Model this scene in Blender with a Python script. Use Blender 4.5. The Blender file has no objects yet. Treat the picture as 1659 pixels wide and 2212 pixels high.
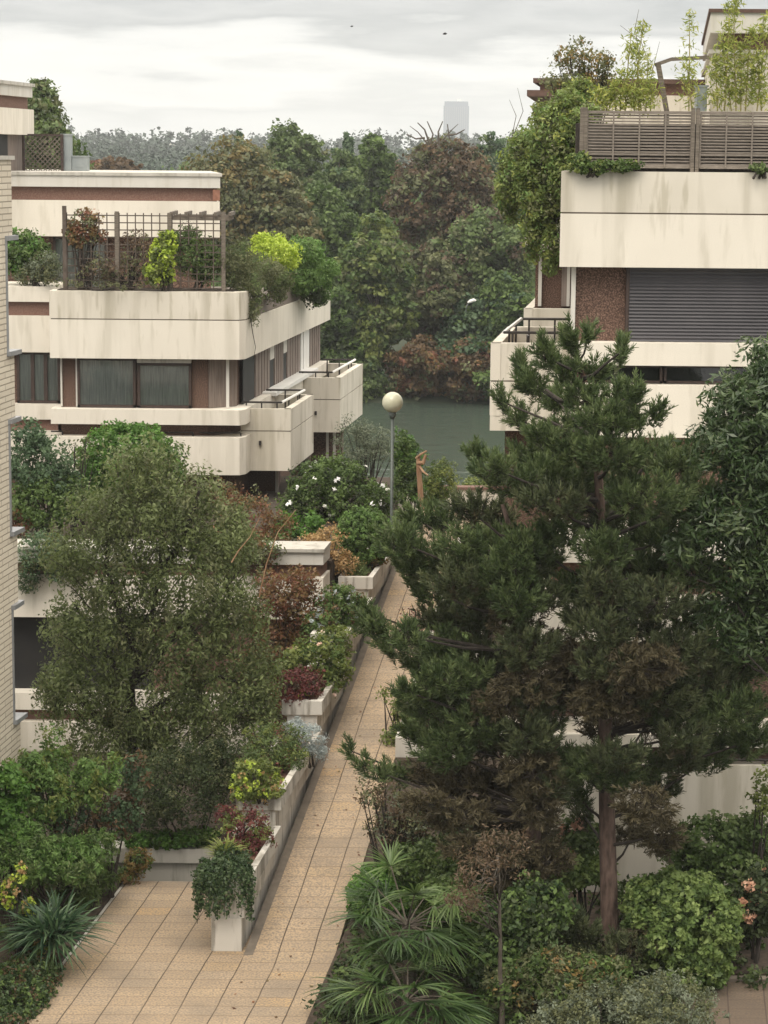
import bpy, math, random
import numpy as np
from mathutils import Matrix, Vector
RAD=math.radians
S=bpy.context.scene
COL=S.collection
# ------------------------------------------------------------------ camera
F=4900.0; W0,H0=1659.0,2212.0; CAMZ=11.5
PITCH=math.atan((1106-337)/F); ROLL=RAD(0.5)
CM=Matrix.Translation((0,0,CAMZ))@Matrix.Rotation(RAD(90)-PITCH,4,'X')@Matrix.Rotation(ROLL,4,'Z')
cd=bpy.data.cameras.new('camera'); cam=bpy.data.objects.new('camera',cd); COL.objects.link(cam)
cam.matrix_world=CM; cd.sensor_fit='HORIZONTAL'; cd.sensor_width=36; cd.lens=36*F/W0
cd.clip_start=0.5; cd.clip_end=12000; S.camera=cam
# ------------------------------------------------------------------ world: overcast sky
w=bpy.data.worlds.new('World'); S.world=w; w.use_nodes=True; nt=w.node_tree; nt.nodes.clear()
N=nt.nodes.new; LK=nt.links.new
out=N('ShaderNodeOutputWorld'); bg=N('ShaderNodeBackground'); LK(bg.outputs[0],out.inputs[0])
sky=N('ShaderNodeTexSky'); sky.sky_type='NISHITA'; sky.sun_disc=False
SUN_EL,SUN_AZ=RAD(52),RAD(200)
sky.sun_elevation=SUN_EL; sky.sun_rotation=SUN_AZ
tc=N('ShaderNodeTexCoord'); sep=N('ShaderNodeSeparateXYZ'); LK(tc.outputs['Generated'],sep.inputs[0])
mp=N('ShaderNodeMapping'); mp.inputs['Scale'].default_value=(9,9,60); mp.inputs['Location'].default_value=(1.3,0.4,0.2)
LK(tc.outputs['Generated'],mp.inputs[0])
nz=N('ShaderNodeTexNoise'); nz.inputs['Scale'].default_value=1.0; nz.inputs['Detail'].default_value=6; nz.inputs['Roughness'].default_value=.55
LK(mp.outputs[0],nz.inputs['Vector'])
# elevation perturbed by noise drives the layered cloud deck
ma=N('ShaderNodeMath'); ma.operation='MULTIPLY_ADD'; LK(nz.outputs['Fac'],ma.inputs[0]); ma.inputs[1].default_value=.075; LK(sep.outputs['Z'],ma.inputs[2])
mr=N('ShaderNodeMapRange'); LK(ma.outputs[0],mr.inputs['Value']); mr.inputs['From Min'].default_value=0.03; mr.inputs['From Max'].default_value=0.118
cr=N('ShaderNodeValToRGB'); LK(mr.outputs[0],cr.inputs[0]); e=cr.color_ramp.elements
e[0].position=0; e[0].color=(.55,.55,.535,1); e[1].position=1; e[1].color=(.36,.37,.38,1)
for p,c in ((.10,(.57,.57,.55)),(.24,(.53,.53,.52)),(.34,(.43,.435,.43)),(.45,(.62,.61,.59)),(.56,(.54,.54,.53)),(.66,(.27,.28,.29)),(.76,(.37,.375,.38)),(.88,(.23,.245,.26))):
    q=e.new(p); q.color=(*c,1)
mr2=N('ShaderNodeMapRange'); LK(sep.outputs['Z'],mr2.inputs['Value']); mr2.inputs['From Min'].default_value=.08; mr2.inputs['From Max'].default_value=.8
mr2.inputs['To Min'].default_value=1.0; mr2.inputs['To Max'].default_value=4.6
mu=N('ShaderNodeVectorMath'); mu.operation='SCALE'; LK(cr.outputs[0],mu.inputs[0]); LK(mr2.outputs[0],mu.inputs['Scale'])
sk=N('ShaderNodeVectorMath'); sk.operation='SCALE'; LK(sky.outputs[0],sk.inputs[0]); sk.inputs['Scale'].default_value=.1
mx=N('ShaderNodeMix'); mx.data_type='RGBA'; mx.inputs['Factor'].default_value=.93
LK(sk.outputs[0],mx.inputs['A']); 
wt=N('ShaderNodeVectorMath'); wt.operation='MULTIPLY'; wt.inputs[1].default_value=(1.0,.98,.945); LK(mu.outputs[0],wt.inputs[0])
wr=N('ShaderNodeMapRange'); LK(sep.outputs['Z'],wr.inputs['Value']); wr.inputs['From Min'].default_value=.08; wr.inputs['From Max'].default_value=.5
wc=N('ShaderNodeMix'); wc.data_type='RGBA'; LK(wr.outputs[0],wc.inputs['Factor']); wc.inputs['A'].default_value=(.885,.872,.862,1); wc.inputs['B'].default_value=(1.05,.955,.82,1); LK(wc.outputs['Result'],wt.inputs[1])
LK(wt.outputs[0],mx.inputs['B']); LK(mx.outputs['Result'],bg.inputs[0]); bg.inputs[1].default_value=1.0
sd=bpy.data.lights.new('sun','SUN'); so=bpy.data.objects.new('sun',sd); COL.objects.link(so)
sd.energy=0.9; sd.angle=RAD(25); sd.color=(1,.92,.80); so.rotation_euler=(RAD(90)-SUN_EL,0,RAD(180)-SUN_AZ)
so.rotation_euler=(Vector((math.sin(SUN_AZ)*math.cos(SUN_EL),math.cos(SUN_AZ)*math.cos(SUN_EL),math.sin(SUN_EL)))).to_track_quat('Z','Y').to_euler()
S.view_settings.view_transform='Standard'; S.view_settings.look='None'; S.view_settings.exposure=0.92; S.view_settings.gamma=1
S.cycles.volume_bounces=1; S.cycles.max_bounces=6; S.cycles.transparent_max_bounces=8
# ------------------------------------------------------------------ pixel rays -> world points
R3=CM.to_3x3()
def P(px,py,Y):
    d=R3@Vector(((px-W0/2)/F,-(py-H0/2)/F,-1)); t=Y/d.y
    return Vector((d.x*t,Y,CAMZ+d.z*t))
def PZ(px,py,z):
    d=R3@Vector(((px-W0/2)/F,-(py-H0/2)/F,-1)); t=(z-CAMZ)/d.z
    return Vector((d.x*t,d.y*t,z))
def PV(px,py,X0,Y0):
    # the point where the pixel ray meets the upright plane running back through (X0,Y0)
    d=R3@Vector(((px-W0/2)/F,-(py-H0/2)/F,-1)); t=(X0-VX*Y0)/(d.x-VX*d.y); return Vector((d.x*t,d.y*t,CAMZ+d.z*t))
def m(px,Y): return px*Y/F          # pixels to metres at a distance
VX=.1256
def vline(X0,Y0,Y): return X0+VX*(Y-Y0)
# ------------------------------------------------------------------ mesh builder
class MB:
    def __init__(s): s.v=[]; s.f=[]; s.m=[]; s.lv=[]; s.lt=[]; s.lm=[]
    def face(s,pts,mi=0):
        n=len(s.v); s.v+= [tuple(p) for p in pts]; s.f.append(list(range(n,n+len(pts)))); s.m.append(mi)
    def prism(s,poly,z0,z1,mi=0):
        n=len(s.v); k=len(poly)
        zt=z1 if isinstance(z1,(list,tuple)) else [z1]*k; zb=z0 if isinstance(z0,(list,tuple)) else [z0]*k
        s.v+=[(p[0],p[1],zb[i]) for i,p in enumerate(poly)]+[(p[0],p[1],zt[i]) for i,p in enumerate(poly)]
        s.f.append([n+i for i in range(k)][::-1]); s.f.append([n+k+i for i in range(k)]); s.m+=[mi,mi]
        for i in range(k):
            j=(i+1)%k; s.f.append([n+i,n+j,n+k+j,n+k+i]); s.m.append(mi)
        return s
    def box(s,x0,x1,y0,y1,z0,z1,mi=0,sk=0):
        # sk: shear along the receding direction
        return s.prism([(x0,y0),(x1,y0),(x1+sk*(y1-y0),y1),(x0+sk*(y1-y0),y1)],z0,z1,mi)
    def tube(s,pts,rad,n=8,mi=0,cap=True):
        pts=[Vector(p) for p in pts]; base=len(s.v); a=None
        for i,p in enumerate(pts):
            d=(pts[min(i+1,len(pts)-1)]-pts[max(i-1,0)]).normalized()
            if a is None: a=d.orthogonal().normalized()
            else: a=(a-d*a.dot(d)).normalized()
            b=d.cross(a); r=rad[i] if isinstance(rad,(list,tuple)) else rad
            for k in range(n):
                t=2*math.pi*k/n; s.v.append(tuple(p+a*(r*math.cos(t))+b*(r*math.sin(t))))
        for i in range(len(pts)-1):
            for k in range(n):
                o=base+i*n; s.f.append([o+k,o+(k+1)%n,o+n+(k+1)%n,o+n+k]); s.m.append(mi)
        if cap:
            s.f.append([base+k for k in range(n)][::-1]); o=base+(len(pts)-1)*n; s.f.append([o+k for k in range(n)]); s.m+=[mi,mi]
        return s
    def bar(s,a,b,r,mi=0,n=6): return s.tube([a,b],r,n,mi)
    def quads(s,q,tint,mi=0):            # q: (N,4,3) array of loose leaves
        s.lv.append(q.reshape(-1,3)); s.lt.append(tint); s.lm.append(np.full(len(q),mi,np.int32)); return s
    def build(s,name,mats,parent=None,smooth=False,loc=None):
        me=bpy.data.meshes.new(name); nv=len(s.v)
        V=[np.array(s.v,float).reshape(-1,3)]+s.lv; V=np.concatenate(V)
        nq=sum(len(t) for t in s.lt)
        off=np.array(loc,float) if loc is not None else np.zeros(3)
        V=V-off
        hard=np.array([i for f in s.f for i in f],np.int64); ls=[len(f) for f in s.f]
        loops=np.concatenate([hard,np.arange(nv,nv+4*nq)]).astype(np.int32)
        cnt=np.array(ls+[4]*nq,np.int64); st=np.concatenate([[0],np.cumsum(cnt)[:-1]]).astype(np.int32)
        me.vertices.add(len(V)); me.vertices.foreach_set('co',V.astype(np.float32).ravel())
        me.loops.add(len(loops)); me.loops.foreach_set('vertex_index',loops)
        me.polygons.add(len(cnt)); me.polygons.foreach_set('loop_start',st)
        mi=np.concatenate([np.array(s.m,np.int32)]+s.lm) if s.lm else np.array(s.m,np.int32)
        me.polygons.foreach_set('material_index',mi.astype(np.int32))
        me.polygons.foreach_set('use_smooth',[bool(smooth)]*len(cnt)); me.update(calc_edges=True)
        if nq:
            a=me.attributes.new('tint','FLOAT','FACE')
            a.data.foreach_set('value',np.concatenate([np.full(len(ls),.5)]+s.lt).astype(np.float32))
        me.validate()
        for x in (mats if isinstance(mats,(list,tuple)) else [mats]): me.materials.append(x)
        o=bpy.data.objects.new(name,me); COL.objects.link(o)
        if loc is not None: o.location=loc
        if parent is not None:
            o.parent=parent
            o.matrix_parent_inverse=Matrix.Translation(-Vector(parent.location))
        return o
def tag(o,label=None,cat=None,group=None,kind=None):
    if label: o['label']=label
    if cat: o['category']=cat
    if group: o['group']=group
    if kind: o['kind']=kind
    return o
def thing(name,loc,label,cat,group=None):
    o=bpy.data.objects.new(name,None); COL.objects.link(o); o.location=loc; o.empty_display_size=.2
    return tag(o,label,cat,group)
# ------------------------------------------------------------------ materials
MATS={}
def newmat(name):
    mt=bpy.data.materials.new(name); mt.use_nodes=True; t=mt.node_tree; b=t.nodes['Principled BSDF']
    return mt,t,b
def noise(t,scale,detail=4,vec=None,rough=.5,stretch=None,coord='Object'):
    n=t.nodes.new('ShaderNodeTexNoise'); n.inputs['Scale'].default_value=scale; n.inputs['Detail'].default_value=detail; n.inputs['Roughness'].default_value=rough
    tcn=t.nodes.new('ShaderNodeTexCoord'); src=tcn.outputs[coord]
    if stretch:
        mpn=t.nodes.new('ShaderNodeMapping'); mpn.inputs['Scale'].default_value=stretch; t.links.new(src,mpn.inputs[0]); src=mpn.outputs[0]
    t.links.new(src,n.inputs['Vector']); return n
def ramp(t,src,stops):
    r=t.nodes.new('ShaderNodeValToRGB'); t.links.new(src,r.inputs[0]); e=r.color_ramp.elements
    e[0].position=stops[0][0]; e[0].color=(*stops[0][1],1); e[1].position=stops[-1][0]; e[1].color=(*stops[-1][1],1)
    for p,c in stops[1:-1]: q=e.new(p); q.color=(*c,1)
    return r
def mixc(t,a,b,fac,mode='MIX'):
    x=t.nodes.new('ShaderNodeMix'); x.data_type='RGBA'; x.blend_type=mode
    if isinstance(fac,float): x.inputs['Factor'].default_value=fac
    else: t.links.new(fac,x.inputs['Factor'])
    for k,v in (('A',a),('B',b)):
        if isinstance(v,tuple): x.inputs[k].default_value=(*v,1)
        else: t.links.new(v,x.inputs[k])
    return x.outputs['Result']
def bump(t,b,src,st=.3,dist=.02):
    n=t.nodes.new('ShaderNodeBump'); n.inputs['Strength'].default_value=st; n.inputs['Distance'].default_value=dist
    t.links.new(src,n.inputs['Height']); t.links.new(n.outputs[0],b.inputs['Normal'])
def simple(name,c1,c2,scale=4,rough=.8,stretch=None,bs=.2,bd=.01,metal=0,detail=5):
    mt,t,b=newmat(name); n=noise(t,scale,detail,stretch=stretch); r=ramp(t,n.outputs['Fac'],[(.3,c1),(.7,c2)])
    t.links.new(r.outputs[0],b.inputs['Base Color']); b.inputs['Roughness'].default_value=rough; b.inputs['Metallic'].default_value=metal
    if bs: bump(t,b,n.outputs['Fac'],bs,bd)
    return mt
def stucco(name,base,dirt,amount=.5,grey=(.30,.27,.2)):
    mt,t,b=newmat(name)
    n1=noise(t,.9,5); n2=noise(t,1.0,6,stretch=(2.6,2.6,.22)); n3=noise(t,60,3)
    c=ramp(t,n1.outputs['Fac'],[(.3,base),(.7,dirt)])
    f=ramp(t,n2.outputs['Fac'],[(.50,(0,0,0)),(.68,(amount,)*3)])
    n4=noise(t,3.2,6,stretch=(2.2,2.2,.35)); f4=ramp(t,n4.outputs['Fac'],[(.55,(0,0,0)),(.66,(amount*.9,)*3)])
    col=mixc(t,c.outputs[0],grey,f.outputs[0]); col=mixc(t,col,tuple(g*1.15 for g in grey),f4.outputs[0]); col=mixc(t,col,(.5,.47,.42),ramp(t,n3.outputs['Fac'],[(.45,(0,0,0)),(.7,(.25,)*3)]).outputs[0])
    t.links.new(col,b.inputs['Base Color']); b.inputs['Roughness'].default_value=.9; bump(t,b,n3.outputs['Fac'],.25,.006)
    return mt
M=MATS
M['stucco']=stucco('cream_render',(.71,.665,.585),(.66,.615,.54),.26)
M['stucco_dirty']=stucco('weathered_render',(.65,.605,.53),(.57,.53,.455),.60)
M['concrete']=stucco('pale_concrete',(.50,.48,.44),(.42,.40,.36),.55,(.16,.15,.12))
M['wallconcrete']=stucco('planter_concrete',(.60,.58,.54),(.50,.47,.42),.75,(.12,.105,.08))
M['roofband']=stucco('coping_paint',(.60,.58,.54),(.54,.52,.48),.25)
def pebble():
    mt,t,b=newmat('brown_pebbledash'); n=noise(t,45,3); n2=noise(t,1.5,3)
    r=ramp(t,n.outputs['Fac'],[(.38,(.035,.020,.015)),(.52,(.125,.072,.052)),(.68,(.26,.17,.13))])
    col=mixc(t,r.outputs[0],(.10,.06,.045),.25)
    t.links.new(col,b.inputs['Base Color']); b.inputs['Roughness'].default_value=.95; bump(t,b,n.outputs['Fac'],.5,.01); return mt
M['pebble']=pebble()
M['brownband']=simple('brown_band',(.12,.062,.045),(.20,.12,.095),30,.9)
M['soffit']=simple('brown_soffit',(.07,.04,.03),(.11,.065,.05),10,.85)
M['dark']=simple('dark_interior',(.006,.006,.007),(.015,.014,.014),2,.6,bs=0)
M['groove']=simple('joint_shadow_gap',(.12,.10,.08),(.18,.15,.12),5,.9,bs=0)
M['frame']=simple('brown_frame',(.030,.018,.014),(.05,.03,.024),9,.5)
M['iron']=simple('black_iron',(.016,.013,.013),(.04,.034,.03),12,.5,metal=.3)
M['steel']=simple('grey_metal',(.28,.29,.31),(.36,.37,.39),3,.45,metal=.5,bs=0)
M['zinc']=simple('zinc_sheet',(.22,.25,.26),(.40,.43,.43),1.2,.4,metal=.5,bs=0)
M['white']=simple('white_paint',(.68,.67,.64),(.75,.74,.72),5,.6,bs=.05)
M['wood']=simple('weathered_wood',(.085,.07,.055),(.19,.16,.13),6,.85,stretch=(1,1,9))
M['slat']=simple('slat_wood',(.13,.11,.09),(.24,.205,.175),8,.85,stretch=(1,9,9))
M['lattice']=simple('lattice_wood',(.06,.045,.035),(.11,.085,.07),8,.85)
M['palewood']=simple('pale_dead_wood',(.20,.10,.055),(.42,.28,.17),7,.9,stretch=(1,1,.2))
M['bark']=simple('grey_bark',(.05,.04,.03),(.12,.10,.08),14,.95,stretch=(1,1,.3),bs=.7,bd=.03)
M['darkbark']=simple('dark_bark',(.018,.014,.011),(.045,.036,.03),14,.95,stretch=(1,1,.3),bs=.6,bd=.02)
M['pinebark']=simple('pine_bark',(.05,.032,.025),(.15,.10,.08),16,.95,stretch=(1,1,.3),bs=.9,bd=.04)
M['soil']=simple('garden_soil',(.025,.018,.013),(.07,.05,.035),9,1,bs=.6,bd=.03)
M['mulch']=simple('red_mulch',(.06,.028,.02),(.17,.085,.06),24,1,bs=.7,bd=.03)
M['sill']=simple('sill_render',(.63,.58,.5),(.57,.52,.45),8,.85)
M['shutter']=simple('roller_shutter',(.045,.043,.05),(.085,.08,.088),1.2,.45,bs=0)
M['tan_shutter']=simple('tan_shutter',(.34,.29,.23),(.42,.37,.3),3,.6,bs=0)
M['panel']=simple('brown_grey_panel',(.13,.10,.085),(.24,.195,.17),3,.7,stretch=(8,8,.6),bs=0)
M['curtain']=simple('net_curtain',(.30,.31,.30),(.50,.51,.48),4,.9,stretch=(9,9,.5),bs=0)
M['polelight']=simple('green_painted_pole',(.06,.075,.07),(.11,.125,.115),5,.5,metal=.2,bs=0)
M['terracotta']=simple('terracotta',(.20,.09,.06),(.3,.15,.1),9,.9)
def glass():
    mt,t,b=newmat('window_glass'); nd=t.nodes; tr=nd.new('ShaderNodeBsdfTransparent'); tr.inputs[0].default_value=(.80,.83,.83,1)
    gl=nd.new('ShaderNodeBsdfGlossy'); gl.inputs['Roughness'].default_value=.03; fr=nd.new('ShaderNodeFresnel'); fr.inputs[0].default_value=1.5
    ad=nd.new('ShaderNodeMath'); ad.operation='ADD'; t.links.new(fr.outputs[0],ad.inputs[0]); ad.inputs[1].default_value=.04
    mxs=nd.new('ShaderNodeMixShader'); t.links.new(ad.outputs[0],mxs.inputs[0]); t.links.new(tr.outputs[0],mxs.inputs[1]); t.links.new(gl.outputs[0],mxs.inputs[2])
    t.links.new(mxs.outputs[0],nd['Material Output'].inputs[0]); return mt
M['glass']=glass()
def globe():
    mt,t,b=newmat('opal_globe'); n=noise(t,4,4); r=ramp(t,n.outputs['Fac'],[(.3,(.43,.42,.31)),(.7,(.53,.52,.40))])
    t.links.new(r.outputs[0],b.inputs['Base Color']); b.inputs['Roughness'].default_value=.25; b.inputs['Subsurface Weight'].default_value=.3; b.inputs['Subsurface Radius'].default_value=(.1,.1,.08); return mt
M['globe']=globe()
def brickwall():
    mt,t,b=newmat('cream_brick'); nd=t.nodes; tcn=nd.new('ShaderNodeTexCoord'); sp=nd.new('ShaderNodeSeparateXYZ'); t.links.new(tcn.outputs['Object'],sp.inputs[0])
    cb=nd.new('ShaderNodeCombineXYZ'); t.links.new(sp.outputs['Y'],cb.inputs[0]); t.links.new(sp.outputs['Z'],cb.inputs[1])
    br=nd.new('ShaderNodeTexBrick'); t.links.new(cb.outputs[0],br.inputs['Vector']); br.inputs['Scale'].default_value=1
    br.inputs['Brick Width'].default_value=.6; br.inputs['Row Height'].default_value=.092; br.inputs['Mortar Size'].default_value=.011; br.inputs['Mortar Smooth'].default_value=.4
    br.inputs['Color1'].default_value=(.62,.56,.46,1); br.inputs['Color2'].default_value=(.56,.50,.41,1); br.inputs['Mortar'].default_value=(.32,.28,.22,1)
    t.links.new(br.outputs[0],b.inputs['Base Color']); b.inputs['Roughness'].default_value=.9
    n=nd.new('ShaderNodeBump'); n.invert=True; n.inputs['Strength'].default_value=.8; n.inputs['Distance'].default_value=.01; t.links.new(br.outputs['Fac'],n.inputs['Height']); t.links.new(n.outputs[0],b.inputs['Normal'])
    return mt
M['brick']=brickwall()
def paving(name,dark=1.0):
    mt,t,b=newmat(name); nd=t.nodes; L=t.links.new
    g=nd.new('ShaderNodeNewGeometry'); wob=nd.new('ShaderNodeTexNoise'); wob.inputs['Scale'].default_value=.7; L(g.outputs['Position'],wob.inputs['Vector'])
    sp=nd.new('ShaderNodeSeparateXYZ'); L(g.outputs['Position'],sp.inputs[0])
    def mth(op,a,b_=None,c=None):
        x=nd.new('ShaderNodeMath'); x.operation=op
        for i,v in enumerate((a,b_,c)):
            if v is None: continue
            if isinstance(v,(int,float)): x.inputs[i].default_value=v
            else: L(v,x.inputs[i])
        return x.outputs[0]
    wb=mth('MULTIPLY',mth('SUBTRACT',wob.outputs['Fac'],.5),.06)
    u=mth('ADD',mth('MULTIPLY_ADD',sp.outputs['Y'],-VX,sp.outputs['X']),wb)
    u=mth('DIVIDE',mth('ADD',u,5.94),.5); v=mth('DIVIDE',mth('ADD',sp.outputs['Y'],wb),.34)
    fu=mth('FRACT',u); fv=mth('FRACT',v)
    du=mth('MINIMUM',fu,mth('SUBTRACT',1,fu)); dv=mth('MINIMUM',fv,mth('SUBTRACT',1,fv))
    ju=mth('LESS_THAN',du,.019); jv=mth('LESS_THAN',dv,.045)
    cb=nd.new('ShaderNodeCombineXYZ'); L(mth('FLOOR',u),cb.inputs[0]); L(mth('FLOOR',v),cb.inputs[1])
    wn=nd.new('ShaderNodeTexWhiteNoise'); wn.noise_dimensions='2D'; L(cb.outputs[0],wn.inputs['Vector'])
    n1=nd.new('ShaderNodeTexNoise'); n1.inputs['Scale'].default_value=30; n1.inputs['Detail'].default_value=3; L(g.outputs['Position'],n1.inputs['Vector'])
    n2=nd.new('ShaderNodeTexNoise'); n2.inputs['Scale'].default_value=.9; n2.inputs['Detail'].default_value=6; L(g.outputs['Position'],n2.inputs['Vector'])
    c=ramp(t,wn.outputs[0],[(0,(.34,.252,.165)),(.45,(.42,.31,.20)),(.85,(.38,.29,.20)),(.94,(.42,.31,.19)),(1,(.48,.31,.145))])
    col=mixc(t,c.outputs[0],(.23,.185,.14),ramp(t,n1.outputs['Fac'],[(.40,(0,0,0)),(.62,(1,)*3)]).outputs[0])
    col=mixc(t,col,(.19,.155,.12),ramp(t,n2.outputs['Fac'],[(.45,(0,0,0)),(.75,(.75,)*3)]).outputs[0])
    col=mixc(t,col,(.17,.125,.085),mth('MULTIPLY',jv,mth('MULTIPLY_ADD',n2.outputs['Fac'],.9,.0)))
    col=mixc(t,col,(.07,.05,.035),mth('MULTIPLY',ju,mth('MULTIPLY_ADD',wob.outputs['Fac'],1.2,.3)))
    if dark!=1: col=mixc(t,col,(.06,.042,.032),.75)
    L(col,b.inputs['Base Color']); b.inputs['Roughness'].default_value=.93; bump(t,b,n1.outputs['Fac'],.4,.006)
    return mt
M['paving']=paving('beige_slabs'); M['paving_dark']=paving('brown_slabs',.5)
def water():
    mt,t,b=newmat('river_water'); n=noise(t,.9,5,stretch=(.5,1,1)); n2=noise(t,.05,3,stretch=(.4,1.6,1))
    b.inputs['Base Color'].default_value=(.042,.058,.045,1); b.inputs['Roughness'].default_value=.18; b.inputs['IOR'].default_value=1.33
    ml=t.nodes.new('ShaderNodeMath'); ml.operation='MULTIPLY'; t.links.new(n.outputs['Fac'],ml.inputs[0]); t.links.new(n2.outputs['Fac'],ml.inputs[1])
    bump(t,b,ml.outputs[0],.9,.22); return mt
M['water']=water()
def leafmat(name,stops,trans=.35,rough=.55,spec=.3):
    mt,t,b=newmat(name); nd=t.nodes; at=nd.new('ShaderNodeAttribute'); at.attribute_name='tint'
    st=[(i/(len(stops)-1),tuple(min(.8,x*LEAFK) for x in c)) for i,c in enumerate(stops)]
    r=ramp(t,at.outputs['Fac'],st); t.links.new(r.outputs[0],b.inputs['Base Color']); b.inputs['Roughness'].default_value=rough; b.inputs['Specular IOR Level'].default_value=spec
    tr=nd.new('ShaderNodeBsdfTranslucent'); hv=nd.new('ShaderNodeHueSaturation'); hv.inputs['Value'].default_value=1.1; hv.inputs['Saturation'].default_value=1.1; t.links.new(r.outputs[0],hv.inputs['Color']); t.links.new(hv.outputs[0],tr.inputs[0])
    ms=nd.new('ShaderNodeMixShader'); ms.inputs[0].default_value=trans; t.links.new(b.outputs[0],ms.inputs[1]); t.links.new(tr.outputs[0],ms.inputs[2]); t.links.new(ms.outputs[0],nd['Material Output'].inputs[0]); return mt
LF={}; LEAFK=1.55
def LM(name,*stops,**k):
    LF[name]=leafmat('leaf_'+name,stops,**k)
LM('green',(.026,.046,.014),(.056,.088,.025),(.095,.14,.04))
LM('midgreen',(.034,.054,.02),(.068,.098,.035),(.115,.15,.055))
LM('olive',(.042,.048,.022),(.078,.086,.040),(.13,.138,.068))
LM('weeping',(.042,.056,.020),(.085,.108,.040),(.155,.180,.08))
LM('fern',(.045,.085,.022),(.085,.145,.04),(.13,.20,.065))
LM('ball',(.06,.09,.025),(.12,.165,.05),(.19,.24,.085))
LM('yellowgreen',(.05,.068,.018),(.095,.122,.034),(.17,.19,.055))
LM('autumn',(.05,.046,.02),(.095,.078,.03),(.13,.10,.04),(.085,.09,.035))
LM('rust',(.036,.026,.015),(.075,.049,.027),(.115,.074,.038))
LM('brown',(.035,.026,.017),(.075,.052,.033),(.12,.085,.055))
LM('bluegreen',(.022,.042,.022),(.048,.08,.040),(.085,.125,.065))
LM('lime',(.16,.22,.03),(.27,.34,.05),(.38,.44,.09))
LM('bright',(.03,.07,.015),(.06,.125,.025),(.10,.18,.04))
LM('dark',(.014,.022,.010),(.032,.046,.019),(.058,.075,.03))
LM('pine',(.022,.038,.014),(.052,.075,.028),(.115,.145,.060),trans=.2)
LM('pinewarm',(.024,.032,.015),(.048,.060,.028),(.09,.10,.048),trans=.15)
LM('pinebrown',(.030,.025,.015),(.055,.046,.026),(.085,.074,.042),trans=.15)
LM('laurel',(.014,.030,.010),(.034,.058,.020),(.095,.125,.055),rough=.35,spec=.5)
LM('grey',(.06,.072,.045),(.10,.118,.08),(.16,.18,.13))
LM('silver',(.16,.19,.19),(.26,.29,.29),(.36,.40,.40))
LM('red',(.045,.014,.016),(.09,.028,.028),(.15,.055,.042))
LM('redbrown',(.06,.03,.02),(.13,.055,.035),(.10,.08,.03),(.20,.09,.055))
LM('peach',(.16,.11,.05),(.28,.19,.09),(.36,.24,.13))
LM('white',(.55,.52,.45),(.75,.72,.68),(.8,.68,.6),trans=.2)
LM('pink',(.5,.32,.28),(.62,.45,.4),(.5,.27,.16),trans=.2)
LM('drypink',(.24,.12,.07),(.38,.22,.15),(.42,.28,.2),trans=.2)
LM('palm',(.018,.038,.012),(.042,.075,.022),(.12,.165,.06),rough=.4,spec=.5)
LM('yucca',(.014,.036,.018),(.032,.066,.032),(.09,.14,.07),rough=.4,spec=.5)
LM('ivy',(.015,.028,.012),(.035,.06,.025),(.08,.11,.05),rough=.45)
LM('bamboo',(.10,.13,.03),(.17,.20,.05),(.26,.26,.07))
LM('ruddy',(.10,.06,.03),(.16,.11,.04),(.09,.10,.03))
LM('far',(.024,.036,.026),(.028,.042,.030),(.032,.048,.034),trans=.05)
rng=np.random.default_rng(7); rnd=random.Random(11)
def unit(a): return a/np.maximum(np.linalg.norm(a,axis=-1,keepdims=True),1e-9)
def leafquads(C,Nn,L,Wd,droop=0.0,spread=.9,axis=None):
    n=len(C); Nn=unit(Nn+spread*rng.normal(size=(n,3)))
    A=rng.normal(size=(n,3)) if axis is None else axis+.35*rng.normal(size=(n,3))
    if droop: A=A+np.array([0,0,-droop])
    D=unit(A-Nn*np.sum(A*Nn,1,keepdims=True)); Sd=np.cross(Nn,D)
    s=rng.uniform(.45,1.45,(n,1)); l=L*s/2; wd=Wd*s/2
    return np.stack([C-D*l,C+Sd*wd-D*l*.15,C+D*l,C-Sd*wd-D*l*.15],1)
def clumps(ells,k,inner=.5):
    """clump centres spread through a list of ellipsoids (centre, radii)"""
    vol=np.array([e[1][0]*e[1][1]*e[1][2] for e in ells])**.67; vol/=vol.sum(); out=[]; nrm=[]
    ci=rng.choice(len(ells),size=k,p=vol)
    d=unit(rng.normal(size=(k,3))); r=rng.uniform(inner**3,1,(k,1))**(1/3)*rng.uniform(.88,1.16,(k,1))
    c=np.array([ells[i][0] for i in ci],float); rr=np.array([ells[i][1] for i in ci],float)
    return c+d*r*rr, d
def foliage(mb,ells,nclump,per,cr,L,Wd,mi=0,inner=.5,droop=0,flat=1.0,spread=.9,tb=(0,1),gap=0):
    c,d=clumps(ells,nclump,inner); ct=rng.uniform(tb[0],tb[1],nclump)
    q=unit(rng.normal(size=(nclump*per,3)))*(rng.uniform(.15,1,(nclump*per,1))**.5)
    sc=np.repeat(rng.uniform(.6,1.35,(nclump,1)),per,0)
    pos=np.repeat(c,per,0)+q*cr*sc*np.array([1,1,flat])
    nn=np.repeat(d,per,0)*.5+q*.6+np.array([0,0,.5])
    t=np.clip(np.repeat(ct,per)*.65+rng.uniform(0,.35,nclump*per),0,1)
    mb.quads(leafquads(pos,nn,L,Wd,droop,spread),t,mi); return c
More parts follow.
